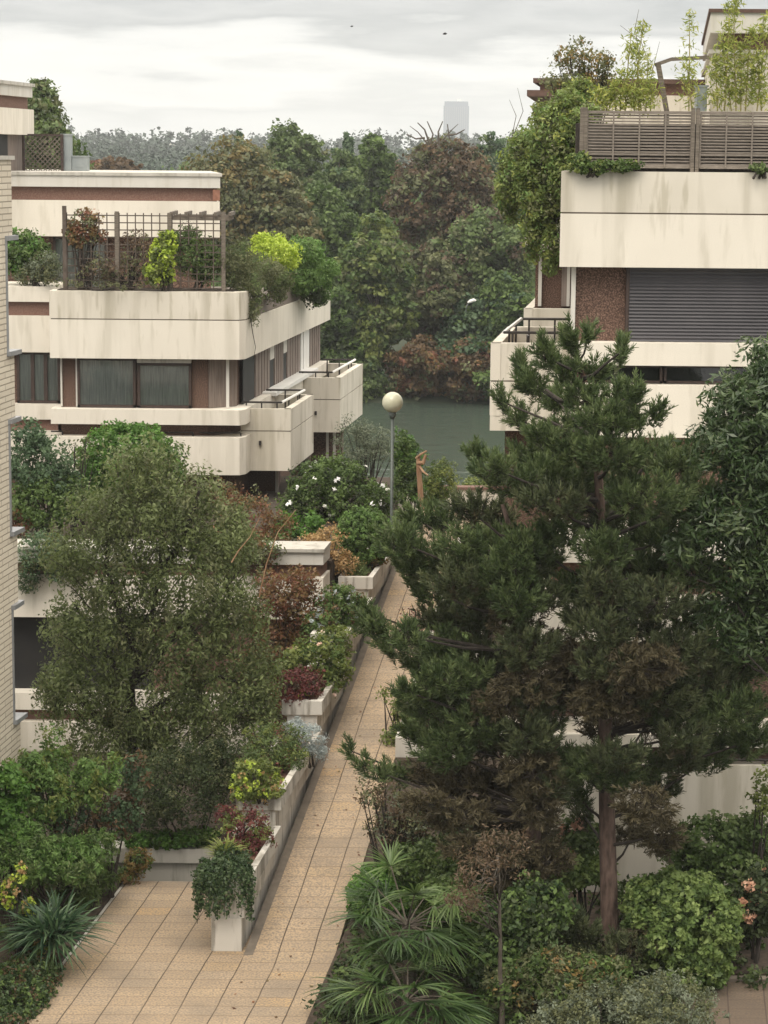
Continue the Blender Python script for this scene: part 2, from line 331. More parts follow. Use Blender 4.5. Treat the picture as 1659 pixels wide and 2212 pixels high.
def limbs(mb,base,targets,r0,fork,mi=1,trunk_top=None,n=10,wig=.15):
    base=Vector(base); top=Vector(trunk_top) if trunk_top is not None else base+Vector((0,0,fork))
    pts=[base]; 
    for i in range(1,7):
        f=i/6; pts.append(base.lerp(top,f)+Vector((rnd.uniform(-1,1),rnd.uniform(-1,1),0))*r0*.5*(f<1))
    mb.tube([base-Vector((0,0,.2))]+pts,[r0*1.35,r0*1.25]+[r0*(1-.55*i/6) for i in range(1,7)],n,mi)
    for tg in targets:
        tg=Vector(tg); f=rnd.uniform(.45,1); a=base.lerp(top,f); ln=(tg-a).length
        p=[a]
        for i in range(1,5):
            g=i/4; q=a.lerp(tg,g); q.z+=math.sin(g*math.pi)*ln*.06; q+=Vector((rnd.uniform(-1,1),rnd.uniform(-1,1),rnd.uniform(-1,1)))*ln*wig*.35*(1 if i<4 else .3); p.append(q)
        rr=r0*rnd.uniform(.28,.5)*(1-.4*f); mb.tube(p,[rr,rr*.8,rr*.6,rr*.4,rr*.15],6,mi)
def tree(name,label,ells,base,leaf,nclump,per,cr,L,Wd,r0=.2,bark='bark',group=None,inner=.45,top=None,droop=0,nlimb=14,flat=.8,cat='tree',extra=None,z_fork=None):
    t=thing(name,base,label,cat,group)
    mb=MB(); c=foliage(mb,ells,nclump,per,cr,L,Wd,0,inner,droop,flat)
    ml=[LF[leaf]]
    if extra:
        for (lf,n2,tbs) in extra:
            ml.append(LF[lf]); foliage(mb,ells,n2,per,cr*.9,L,Wd,len(ml)-1,inner+.2,droop,flat)
    mb.build('crown',ml,t)
    tr=MB(); cc=np.mean([e[0] for e in ells],0); tt=top if top is not None else (cc[0],cc[1],cc[2])
    limbs(tr,base,[c[i] for i in rng.choice(len(c),nlimb)],r0,None,0,tt)
    tr.build('trunk',M[bark],t,smooth=True)
    return t
def E(px,py,Y,rx,ry,rd=None):
    """ellipsoid from its outline in pixels at distance Y"""
    if py>1640 and Y<37.9: Y-=1.15
    c=P(px,py,Y); a=m(rx,Y); b=m(ry,Y); return ((c.x,c.y,c.z),(a,rd if rd is not None else a,b))
def shrub(name,label,ells,leaf,nclump,per,cr,L,Wd,cat='shrub',group=None,inner=.5,droop=0,stems=6,flat=.9,extra=None,stem_mat='darkbark',base_z=None,kind=None):
    cc=np.mean([e[0] for e in ells],0); bz=base_z if base_z is not None else min(e[0][2]-e[1][2] for e in ells)
    mb=MB(); ml=[LF[leaf],M[stem_mat]]
    c=foliage(mb,ells,nclump,per,cr,L,Wd,0,inner,droop,flat)
    if extra:
        for (lf,n2,per2,cr2,l2,w2,inn) in extra:
            ml.append(LF[lf]); foliage(mb,ells,n2,per2,cr2,l2,w2,len(ml)-1,inn)
    b=Vector((cc[0],cc[1],bz))
    for i in rng.choice(len(c),stems):
        s=b+Vector((rnd.uniform(-.15,.15),rnd.uniform(-.1,.1),0)); e_=Vector(c[i]); mid=s.lerp(e_,.5)+Vector((0,0,.05))
        mb.tube([s,mid,e_],[.022,.015,.006],5,1)
    o=mb.build(name,ml,None,loc=tuple(b)); return tag(o,label,cat,group,kind)

def on(z,*L):
    """ellipsoids given by (px,py,rx,ry[,depth offset]); the first one's lower edge rests at height z"""
    Y=PZ(L[0][0],L[0][1]+L[0][3]*.8,z).y; return [E(l[0],l[1] if l[1]<=1640 or Y>37.9 else l[1],Y+(1.15 if (l[1]>1640 and Y+(l[4] if len(l)>4 else 0)+1.15<37.9) else 0)+(l[4] if len(l)>4 else 0),l[2],l[3]) for l in L]
# ================================================================== SETTING
PX0=-2.007; LY=31.27                       # left edge of the path where the ramp starts
def Lx(Y): return vline(PX0,LY,Y)        # left edge of ramp
def Rx(Y): return vline(.235,38.6,Y)      # right edge of path
def LLx(Y): return vline(-4.06,34.95,Y)     # left edge of level paving
SL=.151
def rz(Y): return max(0,(Y-LY)*SL)
mb=MB(); mb.face([(LLx(22),22,0),(Rx(22),22,0),(Rx(LY),LY,0),(PX0,LY,0),(Lx(34.95),34.95,0),(LLx(34.95),34.95,0)])
tag(mb.build('paved_court',M['paving']),kind='structure')
mb=MB(); mb.prism([(Lx(LY),LY),(Rx(LY),LY),(Rx(50.2),50.2),(Lx(50.2),50.2)],-1,[0,0,rz(50.2),rz(50.2)])
tag(mb.build('path',M['paving']),kind='structure')
mb=MB(); mb.prism([(Lx(50.2),50.2),(Rx(50.2)+3,50.2),(Rx(55.5)+3,55.5),(Lx(55.5)-.2,55.5)],-1,rz(50.2)+.002)
tag(mb.build('upper_landing',M['paving']),kind='structure')
mb=MB(); mb.prism([(LLx(22)-.05,22),(LLx(34.97)-.05,34.97),(Lx(34.97),34.97),(Lx(34.97),34.9),(LLx(22)+.2,22)],-1.4,-.006)
tag(mb.build('court_edge',M['concrete']),kind='structure')
mb=MB(); mb.prism([(Lx(31.5)-.0,31.5),(Lx(31.5)+.13,31.5),(Lx(50)+.13,50),(Lx(50),50)],[0.0,0,rz(50),rz(50)],[rz(31.5)+.006,rz(31.5)+.006,rz(50)+.006,rz(50)+.006])  # gutter strip; its dark colour also paints the shading beside the planters
tag(mb.build('gutter',M['groove']),kind='structure')
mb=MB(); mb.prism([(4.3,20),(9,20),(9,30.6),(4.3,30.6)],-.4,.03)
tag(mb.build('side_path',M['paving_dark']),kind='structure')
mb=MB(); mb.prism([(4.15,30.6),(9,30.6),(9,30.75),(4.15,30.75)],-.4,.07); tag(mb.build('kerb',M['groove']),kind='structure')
# garden soil
def bed(name,poly,z,matn='soil',sub=0):
    mb=MB(); mb.prism(poly,z-1.6,z); return tag(mb.build(name,M[matn]),kind='structure')
bed('garden_soil',[(-12,20),(LLx(20)-.06,20),(LLx(34.9)-.06,34.9),(-5.3,34.9),(-12,36)],.05)
bed('garden_soil',[(Rx(20)+.02,20),(4.28,20),(4.28,30.55),(4.1,30.77),(9,30.77),(9,34.3),(Rx(34.3)+.02,34.3)],.10)
bed('garden_soil',[(-14,36.4),(Lx(36.4)-.7,36.4),(Lx(43.6)-.7,43.6),(-14,43.6)],-.2)
mb=MB(); mb.prism([(Rx(34.3)+.01,34.3),(2.9,34.3),(3.4,50.1),(Rx(50.1)+.01,50.1)],-1.6,[.45,.45,rz(50.1)-.03,rz(50.1)-.03])
tag(mb.build('garden_bank',M['soil']),kind='structure')
# terrain: one sheet to the horizon
def terr(Y):
    k=[(-40,-1.2),(34,-1.2),(60,-.6),(84,-1.2),(90,-2.9),(122,-2.9),(126.5,-1.6),(140,-.6),(300,0),(480,2),(700,5.5),(1500,4),(4000,4),(9000,4)]
    for (a,b),(c,d) in zip(k,k[1:]):
        if Y<=c: return b+(d-b)*(Y-a)/(c-a)
    return 4
ys=[-40,10,34,60,84,87,90,105,122,124,126.5,140,220,300,390,480,590,700,1000,1500,2500,4000,9000]
xs=[-3000,-900,-300,-100,-40,-12,0,12,40,100,300,900,3000]
mb=MB(); n=len(xs)
for y in ys:
    for x in xs: mb.v.append((x*(1 if y<600 else 1+y/2500),y,terr(y)+(math.sin(x*.013+y*.004)*1.6 if y>450 else 0)))
for j in range(len(ys)-1):
    for i in range(n-1): mb.f.append([j*n+i,j*n+i+1,(j+1)*n+i+1,(j+1)*n+i]); mb.m.append(0)
M['earth']=simple('grassy_earth',(.02,.03,.015),(.045,.055,.025),.4,1,bs=.3)
tag(mb.build('ground',M['earth']),kind='structure')
mb=MB(); mb.face([(-400,84,-2),(400,84,-2),(400,126,-2),(-400,126,-2)]); tag(mb.build('river_water',M['water']),kind='structure')
# raised garden terraces
mb=MB(); mb.prism([(-14,44.9),(Lx(44.9)-.75,44.9),(Lx(57)-.75,57),(-14,57)],-1.2,3.45)
tag(mb.build('roof_garden_soil',M['soil']),kind='structure')
mb=MB(); a=P(955,1060,56); mb.prism([(a.x-2,56),(a.x+3.4,56),(a.x+3.4,56.25),(a.x-2,56.25)],-1.2,3.3)
mb.prism([(a.x-2.03,55.95),(a.x+3.43,55.95),(a.x+3.43,56.3),(a.x-2.03,56.3)],3.3,3.36,1)
tag(mb.build('terrace_wall',[M['stucco'],M['brownband']],None),'low cream terrace wall with dark coping at the top of the path, river behind','wall')
# ================================================================== LEFT BUILDING (front 52 m away)
def band(mb,fx0,Y,fx1,ch,Yend,z0,z1,mi=0,depth=None):
    """storey band: front face, small chamfer, side running back"""
    if depth is None: mb.prism([(fx0,Y),(fx1,Y),(fx1+ch,Y+ch*1.6),(vline(fx1+ch,Y+ch*1.6,Yend),Yend),(fx0,Yend)],z0,z1,mi)
    else: mb.prism([(fx0,Y),(fx1,Y),(fx1+ch,Y+ch*1.6),(vline(fx1+ch,Y+ch*1.6,Y+depth),Y+depth),(fx0,Y+depth)],z0,z1,mi)
XA0=P(107,700,52).x; XA1=P(517,700,52).x; CH=.13
A=thing('apartment_building',(XA1,52,2.5),'cream apartment block with planted roof terrace and two corner balconies left of the lamp','building')
# levels of one storey (top of parapet downward)
mb=MB(); band(mb,XA0,52,XA1,CH,52.9,7.765,8.39)
mb.build('terrace_parapet',M['stucco_dirty'],A)
mb=MB(); band(mb,XA0,52,XA1,CH,65.2,6.85,7.74); mb.build('parapet',M['stucco'],A)
mb=MB(); band(mb,XA0+.03,52.03,XA1-.03,CH,65.1,7.735,7.77); mb.build('joint',M['groove'],A)
mb=MB(); mb.prism([(XA0+.15,52.25),(XA1-.15,52.25),(XA1+.02,52.95),(XA0+.15,52.95)],8.3,8.405); mb.build('planter_soil',M['soil'],A)
mb=MB(); mb.prism([(-12,55.01),(XA0+.05,55.01),(XA0+.05,52.92),(vline(XA1,52,52.9)-.1,52.92),(vline(XA1,52,60.5)-.1,60.5),(-12,60.5)],7.5,7.82); mb.build('terrace_floor',M['concrete'],A)
XW=XA1-.14; 
def Wx(Y): return vline(XW,52.4,Y)
XB=P(131,800,52.4).x
mb=MB(); mb.prism([(-12,53.2),(XB,53.2),(XB,52.4),(XW-.62,52.4),(XW,52.9),(Wx(65),65),(-12,65)],2.0,6.86)
mb.build('wall',M['pebble'],A)
for z0,z1,nm in ((5.33,5.68,'sill_band'),):
    mb=MB(); band(mb,XA0,52,XA1,CH,65,z0,z1); mb.build(nm,M['stucco'],A)
mb=MB(); band(mb,XA0,52,XA1,CH,54.0,4.17,5.04); mb.build('lower_parapet',M['stucco'],A)
mb=MB(); mb.prism([(XA0,53.6),(XA1,53.6),(vline(XA1,53.6,65),65),(XA0,65)],4.2,5.0); mb.build('lower_slab',M['stucco'],A)
# left recessed bay
mb=MB(); x0=-12; x1=XA0+.02
zb=lambda v: P(60,v,52.9).z
mb.box(x0,x1,52.9,55,zb(652),zb(619),0); mb.box(x0,x1,52.9,55,zb(761),zb(682),0); mb.box(x0,x1,52.9,55,zb(906),zb(873),0); mb.box(x0,x1,52.9,55,zb(1010),zb(930),0)
mb.build('side_bay_bands',M['stucco'],A)
mb=MB(); mb.box(x0,x1-.05,53.0,55,zb(682),zb(652),0); mb.build('side_bay_recess',M['brownband'],A); mb=MB(); mb.box(x0,x1,53.0,55,zb(930),zb(906)); mb.build('side_bay_recess',M['brownband'],A)
def wavy(mb,x0,x1,y,z0,z1,amp=.05,per=.22,mi=0,sk=0):
    n=max(8,int((x1-x0)/per*8)); pr=None
    for i in range(n+1):
        x=x0+(x1-x0)*i/n; yy=y+amp*math.sin(i*2*math.pi/8+.6*math.sin(i*.31))
        if pr: mb.face([(pr[0],pr[1],z0),(x,yy,z0),(x,yy,z1),(pr[0],pr[1],z1)],mi)
        pr=(x,yy)
def window(par,pxa,pxb,Y,z0,z1,ncur=1,mull=(),curt=True,fw=.06,back=.35,lab=None):
    a=P(pxa,800,Y).x; b=P(pxb,800,Y).x
    bk=MB(); bk.box(a,b,Y-.012,Y-.004,z0,z1); f0=bk.build('window',M['dark'],par)
    fr=MB()
    for (u0,u1,v0,v1) in ((a,a+fw,z0,z1),(b-fw,b,z0,z1),(a,b,z1-fw,z1),(a,b,z0,z0+fw)): fr.box(u0,u1,Y-.12,Y-.015,v0,v1)
    for mpx in mull:
        x=P(mpx,800,Y).x; fr.box(x-fw*.7,x+fw*.7,Y-.13,Y-.016,z0,z1)
    fr.build('frame',M['frame'],f0)
    if curt:
        c=MB(); wavy(c,a+fw,b-fw,Y-.05,z0+fw,z1-fw,.018,.2); c.build('curtain',M['curtain'],f0)
    g=MB(); g.face([(a+fw,Y-.09,z0+fw),(b-fw,Y-.09,z0+fw),(b-fw,Y-.09,z1-fw),(a+fw,Y-.09,z1-fw)]); g.build('pane',M['glass'],f0)
    return f0
window(A,168,294,52.4,5.69,6.84)
w2=window(A,298,414,52.4,5.69,6.73)
mb=MB(); a=P(298,800,52.4).x; b=P(414,800,52.4).x; mb.box(a,b,52.2,52.38,6.74,6.83); mb.build('blind_box',M['concrete'],A)
window(A,38,131,53.18,zb(872),zb(761.5),mull=(72,100))
# pale downpipes beside the brown panels
mb=MB()
for px in (133,166):
    x=P(px,800,52.4).x; mb=MB(); mb.box(x-.02,x+.02,52.33,52.39,5.7,6.84)
    if px==133: mb.build('window_jamb',M['roofband'],A)
mb.build('window_jamb',M['roofband'],A); mb=MB(); x=P(492,800,52.4).x; mb.box(x-.035,x+.035,52.33,52.39,5.7,6.84)
mb.build('window_jamb',M['roofband'],A)
mb=MB(); mb.prism([(XW-.60,52.38),(XW,52.86),(XW+.03,52.86),(XW-.58,52.34)],5.69,6.84); mb.build('corner_panel',M['panel'],A)
def wy(px): return PV(px,800,XW,52.4).y
def sidepanel(mb,pa,pb,z0,z1,o0=.02,o1=.06,mi=0):
    ya,yb=wy(pa),wy(pb); mb.prism([(Wx(ya)+o0,ya),(Wx(ya)+o1,ya),(Wx(yb)+o1,yb),(Wx(yb)+o0,yb)],z0,z1,mi)
mb=MB(); sidepanel(mb,521,545,5.69,6.84,.02,.05); mb.build('balcony_door',M['dark'],A)
for pa,pb in ((547,577.5),(588.5,607),(616,643),(665,687)):
    mb=MB(); sidepanel(mb,pa,pb,5.69,6.84); ya,yb=wy(pa),wy(pb)
    for k in range(1,5):
        y=ya+(yb-ya)*k/5; mb.prism([(Wx(y)+.06,y),(Wx(y)+.075,y),(Wx(y+.05)+.075,y+.05),(Wx(y+.05)+.06,y+.05)],5.7,6.83,0)
    mb.build('folding_shutter',M['panel'],A)
for pa,pb in ((578.5,587.5),(608,615)):
    mb=MB(); sidepanel(mb,pa,pb,6.42,6.84); mb.build('blind',M['roofband'],A)
    mb=MB(); sidepanel(mb,pa,pb,5.69,6.42,.02,.04); mb.build('window',M['dark'],A)
mb=MB(); sidepanel(mb,644,648,5.69,6.84,.02,.08); sidepanel(mb,652,664,5.69,6.84,.02,.05); mb.build('white_door',M['white'],A)
mb=MB(); ya,yb=wy(560),wy(655); mb.prism([(Wx(ya)+.05,ya),(Wx(ya)+.42,ya),(Wx(yb)+.42,yb),(Wx(yb)+.05,yb)],5.64,5.73); mb.build('white_sill',M['white'],A)
# balconies
def balcony(par,X0,Y0,Yend,outX,z0,zg,z1,side=1,dirt='stucco_dirty',rail=True,railz=.13,xin=None):
    """X0: wall side; outX: outer corner x at Y0"""
    o=MB(); th=.16
    xi=X0; sx=VX*(Yend-Y0)
    lo=[(xi,Y0),(outX,Y0),(outX+sx,Yend),(xi+sx,Yend)] if side>0 else [(outX,Y0),(xi,Y0),(xi+sx,Yend),(outX+sx,Yend)]
    o.prism(lo,z0,z0+.25)
    def wallseg(a,b,zz0,zz1,mi=0):
        (ax,ay),(bx,by)=a,b; d=Vector((bx-ax,by-ay,0)).normalized(); nn=Vector((d.y,-d.x,0))*(-th if side>0 else th)
        if side<0: nn=-nn
        o.prism([(ax,ay),(bx,by),(bx+nn.x,by+nn.y),(ax+nn.x,ay+nn.y)],zz0,zz1,mi)
    fr0,fr1=(xi,Y0),(outX,Y0)
    for (q0,q1) in ((z0+.25,zg-.012),(zg+.012,z1)):
        if side>0: wallseg(fr0,fr1,q0,q1); wallseg(fr1,(outX+sx,Yend),q0,q1)
        else: wallseg(fr1,fr0,q0,q1); wallseg((outX+sx,Yend),fr1,q0,q1)
        a=(outX+sx,Yend); b=(xi+sx,Yend)
        o.prism([(min(a[0],b[0]),Yend-th),(max(a[0],b[0]),Yend-th),(max(a[0],b[0]),Yend),(min(a[0],b[0]),Yend)],q0,q1,0)
    ob=o.build('balcony',M[dirt],par)
    g=MB(); ins=.02*side
    g.prism([(xi,Y0+.02),(outX-ins,Y0+.02),(outX+sx-ins,Yend-.02),(outX+sx-.1*side,Yend-.02),(outX-.1*side,Y0+.1),(xi,Y0+.1)],zg-.015,zg+.015); g.build('joint',M['groove'],ob)
    if rail:
        r=MB(); i=.22*side; zz=z1+railz
        c=[(xi+.0,Y0+.25,zz),(outX-i,Y0+.25,zz),(outX+sx-i,Yend-.3,zz),(xi+sx,Yend-.3,zz)]
        r.tube(c[:2],.025,6); r.tube(c[2:],.025,6)
        r.tube([c[1],c[2]],.02,5)
        for (p,q) in ((c[0],c[1]),(c[1],c[2]),(c[2],c[3])):
            for k in (.12,.5,.88) if p is not c[1] else (.3,.7):
                v=Vector(p).lerp(Vector(q),k); r.bar(v,(v.x,v.y,z1-.35),.018)
        r.build('railing',M['iron'],ob)
        s=MB(); s.tube([c[1],c[2]],.032,6); s.build('handrail',M['white'] ,ob)
    return ob
YB1=52.8; X1=P(628,900,YB1).x; balcony(A,XA1-.02,YB1,56.2,X1,4.17,5.11,5.63)
YB2=60.4; X2=P(735,900,YB2).x; balcony(A,vline(XA1,52,YB2)-.02,YB2,64.8,X2,4.17,5.05,5.63)
mb=MB()
for (px,py,Y) in ((682,888,60.38),(562,952,YB1-.02)): q=P(px,py,Y); mb.box(q.x-.03,q.x+.03,Y-.06,Y,q.z-.1,q.z)
mb.build('overflow_spout',M['iron'],A)
for pa,yy in ((707,61.2),(722,61.2),(738,62),(598,54.2)):
    x=P(pa,970,yy).x; mb=MB(); mb.box(x-.035,x+.035,yy,yy+.08,2,4.18); mb.build('downpipe',M['roofband'],A)
mb=MB(); a=P(508,1050,54.5).x; b=P(600,1050,54.5).x; mb.box(a,b,54.4,56,2,4.18); mb.build('lower_wall',M['pebble'],A)
mb=MB(); a=P(672,950,61.5).x; b=P(740,950,61.5).x; mb.box(a,b,61.5,63,2,4.18); mb.build('lower_wall',M['pebble'],A)
for a,b in ((110,135),(345,417),(430,520)):
    mb=MB(); pa=P(a,930,52.3); pb=P(b,930,52.3); mb.bar((pa.x,52.3,5.12),(pb.x,52.3,5.12),.02); mb.bar((pb.x,52.3,5.12),(pb.x,52.3,4.9),.02)
    mb.build('lower_railing',M['iron'],A)
# wooden planter along the side of the terrace
mb=MB(); ya,yb=53.2,61.5; x=lambda y: vline(XA1+CH,52.2,y)
mb.prism([(x(ya)-.45,ya),(x(ya)-.05,ya),(x(yb)-.05,yb),(x(yb)-.45,yb)],7.75,8.12); mb.build('side_planter',M['panel'],A)
mb=MB(); ya,yb=61.2,65.1; mb.prism([(x(ya)-1.2,ya),(x(ya)-.3,ya),(x(yb)-.3,yb),(x(yb)-1.2,yb)],7.75,8.45); mb.build('end_planter',M['dark'],A)
# set-back top storey
YR=56; xr=P(478,400,YR).x; xm=P(327,400,YR).x
def zat(py,Y,px=829): return P(px,py,Y).z
z=[zat(v,YR,300) for v in (373,380,405,434,512,640)]
mb=MB(); mb.prism([(-12,YR),(xr+.02,YR),(xr*64/56-.3,64),(-12,64)],z[1],z[0]); mb.build('roof_coping',M['concrete'],A)
mb=MB(); mb.prism([(-12,YR+.04),(xr-.03,YR+.04),(xr*64/56-.35,63.9),(-12,63.9)],z[2],z[1]); mb.build('roof_band',M['roofband'],A)
mb=MB(); mb.prism([(-12,YR+.16),(xr-.12,YR+.16),(xr*64/56-.45,63.8),(-12,63.8)],z[3],z[2]); mb.build('brown_frieze',M['brownband'],A)
mb=MB(); mb.prism([(-12,YR+.02),(xr-.04,YR+.02),(xr*64/56-.35,63.9),(-12,63.9)],z[4],z[3]); mb.build('top_band',M['stucco'],A)
mb=MB(); mb.prism([(-12,YR+.5),(xr-.3,YR+.5),(xr*64/56-.7,63.9),(-12,63.9)],7.5,z[4]); mb.build('top_wall',M['pebble'],A)
window(A,120,235,YR+.49,7.85,z[4]-.02,mull=(178,),curt=True); 
mb=MB(); x0=P(470,420,YR).x; mb.box(x0-.12,x0+.05,YR+.03,YR+.13,z[3]+.02,z[2]-.04); mb.build('vent_box',M['terracotta'],A)
# upper storey block on the roof, far left
YD=60; xd=P(73,240,YD).x
def dblock(nm,z0,z1,ins,mat): 
    mb=MB(); ya=54.5; mb.prism([(-13,ya),(vline(xd,YD,ya)-ins,ya),(xd-ins,YD),(-13,YD)],z0,z1); mb.build(nm,M[mat],A)
zd=[zat(v,YD,73) for v in (181,188,211,237,292,366)]
dblock('upper_coping',zd[1],zd[0],-.04,'concrete'); dblock('upper_roof_band',zd[2],zd[1],.03,'roofband'); dblock('upper_frieze',zd[3],zd[2],.16,'brownband'); dblock('upper_band',zd[4],zd[3],0,'stucco')
dblock('upper_wall',zd[5]-.2,zd[4],.26,'panel')
mb=MB(); ya,yb=57.2,58.4; mb.prism([(vline(xd,YD,ya)-.27,ya),(vline(xd,YD,ya)-.23,ya),(vline(xd,YD,yb)-.23,yb),(vline(xd,YD,yb)-.27,yb)],zd[5]+.1,zd[4]); mb.build('upper_window',M['dark'],A)
# lattice, chimney, box on the roof
a=P(52,330,59.4); b=P(131,330,59.4); zt=zat(292,59.4,90); zb=z[0]
T=thing('lattice_screen',((a.x+b.x)/2,59.4,zb),'diagonal wooden lattice screen on the roof beside the grey metal chimney','lattice screen')
mb=MB(); hh=zt-zb; wd=b.x-a.x; s_=.085; k=-hh
while k<wd:
    u0=max(0,k); v0=u0-k; u1=min(wd,k+hh); v1=u1-k
    if u1>u0:
        mb.face([(a.x+u0-.014,59.4,zb+v0),(a.x+u0+.02,59.4,zb+v0),(a.x+u1+.02,59.4,zb+v1),(a.x+u1-.014,59.4,zb+v1)])
        mb.face([(b.x-u0-.014,59.42,zb+v0),(b.x-u0+.02,59.42,zb+v0),(b.x-u1+.02,59.42,zb+v1),(b.x-u1-.014,59.42,zb+v1)])
    k+=s_*1.5
o=mb.build('lattice',M['wood'],T); md=o.modifiers.new('thick','SOLIDIFY'); md.thickness=.012
mb=MB()
for x in (a.x-.05,b.x): mb.box(x,x+.07,59.37,59.45,zb,zt+.03)
mb.box(a.x,b.x,59.37,59.45,zt-.02,zt+.03); mb.build('post_frame',M['frame'],T)
a=P(133,330,59.5); b=P(153,330,59.5)
mb=MB(); mb.box(a.x,b.x,59.5,59.85,zb,zt); mb.box(a.x-.03,b.x+.03,59.47,59.88,zt,zt+.04)
tag(mb.build('chimney',M['zinc']),'tall grey sheet metal chimney on the flat roof at the end of the lattice screen','chimney')
a=P(154,350,59.6); b=P(188,350,59.6); mb=MB(); zz=zat(339,59.6,170); mb.box(a.x,b.x,59.6,60.1,zb,zz); mb.box(a.x-.02,b.x+.02,59.57,60.13,zz,zz+.03); mb.box(a.x+.1,b.x-.1,59.59,59.6,zb+.1,zz-.1)
tag(mb.build('vent_unit',M['zinc']),'low grey green metal vent box on the flat roof right of the chimney','vent unit')
# ================================================================== RIGHT BUILDING (front 36 m away)
XC=P(1210,500,36).x; XCW=P(1241,650,36.3).x
C_=thing('apartment_building',(XC,36,0),'cream apartment block on the right with louvred roof fence and wide dark roller shutter','building')
XR=12
def cband(nm,z0,z1,mat,Y=36,x0=XC,dep=8,ins=0):
    mb=MB(); mb.prism([(x0,Y),(XR,Y),(XR,Y+dep),(x0+VX*dep,Y+dep)],z0,z1); return mb.build(nm,M[mat],C_)
zc=[zat(v,36,1400) for v in (371,461,462,578,741,790,832,945)]
cband('terrace_parapet',zc[1]+.01,zc[0],'stucco_dirty'); mb=MB(); mb.prism([(XC+.02,36.02),(XR,36.02),(XR,43),(XC+.9,43)],zc[1]-.02,zc[1]+.012); mb.build('joint',M['groove'],C_)
cband('parapet',zc[3],zc[1]-.014,'stucco')
cband('sill_band',zc[5],zc[4],'stucco',x0=XCW-.05); 
mb=MB(); mb.prism([(XCW,36.35),(XR,36.35),(XR,46),(XCW+VX*9.6,46)],1.0,zc[3]+.1); mb.build('wall',M['pebble'],C_)
cband('lower_parapet',zc[7],zc[6],'stucco',x0=XCW-.1)
mb=MB(); a=P(1358,650,36.3).x; mb.box(a,XR,36.27,36.33,zc[4]+.005,zc[3]-.002)
k=zc[4]
while k<zc[3]-.05: mb.prism([(a+.01,36.245),(XR,36.245),(XR,36.27),(a+.01,36.27)],k+.008,[k+.012,k+.012,k+.042,k+.042]); k+=.055
mb.build('roller_shutter',M['shutter'],C_)
mb=MB(); mb.box(a-.05,a,36.24,36.34,zc[4],zc[3]-.003); mb.build('shutter_rail',M['frame'],C_)
mb=MB(); x=P(1238,650,36.3).x; mb.box(x-.035,x+.03,36.22,36.34,zc[4]+.01,zc[3]-.003); mb.build('downpipe',M['roofband'],C_)
window(C_,1290,1429,36.34,zc[6]+.01,zc[5]-.01,curt=False,fw=.04); window(C_,1433,1640,36.34,zc[6]+.01,zc[5]-.01,curt=False,fw=.04)
# rear wing with second balcony
YW=45; xw=P(1158,600,YW).x
zw=[zat(v,YW,1190) for v in (440,541,662,668,705,780)]
mb=MB(); mb.box(xw,xw+3,YW+.2,52,2,zw[1],0,VX); mb.build('rear_wall',M['pebble'],C_)
mb=MB(); x=P(1135,480,YW-.5).x; mb.prism([(x,YW-.4),(x+3,YW-.4),(x+4,52),(x+VX*7,52)],zw[1]+.12,zw[0]); 
x2=P(1156,530,YW-.3).x; mb.prism([(x2,YW-.3),(x2+3,YW-.3),(x2+3.5,52),(x2+VX*7,52)],zw[1],zw[1]+.12); mb.build('rear_parapet',M['stucco_dirty'],C_)
mb=MB(); 
for px in (1167,1228): x=P(px,600,YW+.1).x; mb.box(x-.03,x+.03,YW+.08,YW+.19,zw[2],zw[1]-.002)
mb.build('rear_downpipe',M['roofband'],C_)
mb=MB(); x=P(1214,600,YW+.1).x; mb.box(x,x+.12,YW+.1,YW+.19,zw[2],zw[1]-.002); mb.build('rear_door',M['panel'],C_)
x=P(1132,700,YW-.4).x; balcony(C_,x+1.6,YW-.4,49,x,7.03,7.85,zw[2]-.02,side=-1,rail=False)
YB=37.6; xo=P(1060,800,YB).x; xin=P(1248,800,YB).x
balcony(C_,xin,YB,41.4,xo,6.99,7.82,8.45,side=-1,railz=.16)
mb=MB(); mb.box(xo+.7,xo+.74,39.2,39.5,8.1,8.45); mb.build('balcony_socket',M['iron'],C_)
mb=MB(); x=P(1090,980,38.2).x; mb.prism([(x,38.2),(XCW,38.2),(XCW+.4,41.2),(x+.38,41.2)],1,7.0); mb.build('lower_wall',M['pebble'],C_)
# lower storeys, one step nearer
YL=34.6
zl=[zat(v,YL,1200) for v in (1158,1215,1222,1288,1386,1560,1586,1612,1650,1768)]
x0=P(1085,1300,YL).x; x1=P(1205,1400,YL).x
def lband(nm,z0,z1,mat,ins=0,dx=0):
    mb=MB(); mb.prism([(x0+dx,YL+ins),(XR,YL+ins),(XR,36.34),(x0+dx+VX*1.6,36.34)],z0,z1); return mb.build(nm,M[mat],C_)
lband('middle_sill_band',zl[1],zl[0],'stucco',0,.62); lband('middle_recess',zl[3],zl[1],'brownband',.25,.7); lband('middle_parapet',zl[4],zl[3],'stucco')
lband('ground_wall',zl[5],zl[4],'pebble',.3,.3); lband('ground_sill_band',zl[7],zl[6],'stucco'); lband('ground_recess',zl[8],zl[7],'soffit',.25,.3); lband('base_wall',-.5,zl[8],'stucco_dirty')
lband('ground_ledge',zl[6]+.0,zl[5]+.02,'stucco',.15,.1)
mb=MB(); a=P(1112,1400,YL).x; b=P(1211,1400,YL).x; mb.box(a,b,YL+.05,YL+.29,zl[5]+.3,zl[4]-.003)
k=a
while k<b: mb.box(k,k+.015,YL+.035,YL+.05,zl[5]+.3,zl[4]-.006); k+=.05
mb.build('ribbed_shutter',M['tan_shutter'],C_)
mb=MB(); a=P(1340,1645,YL-.1); mb.bar((a.x,YL+.08,zl[8]+.07),(XR,YL+.08,zl[8]+.07),.025); 
for k in range(8): mb.bar((a.x+.3+k,YL+.08,zl[8]+.07),(a.x+.3+k,YL+.08,zl[8]-.05),.02)
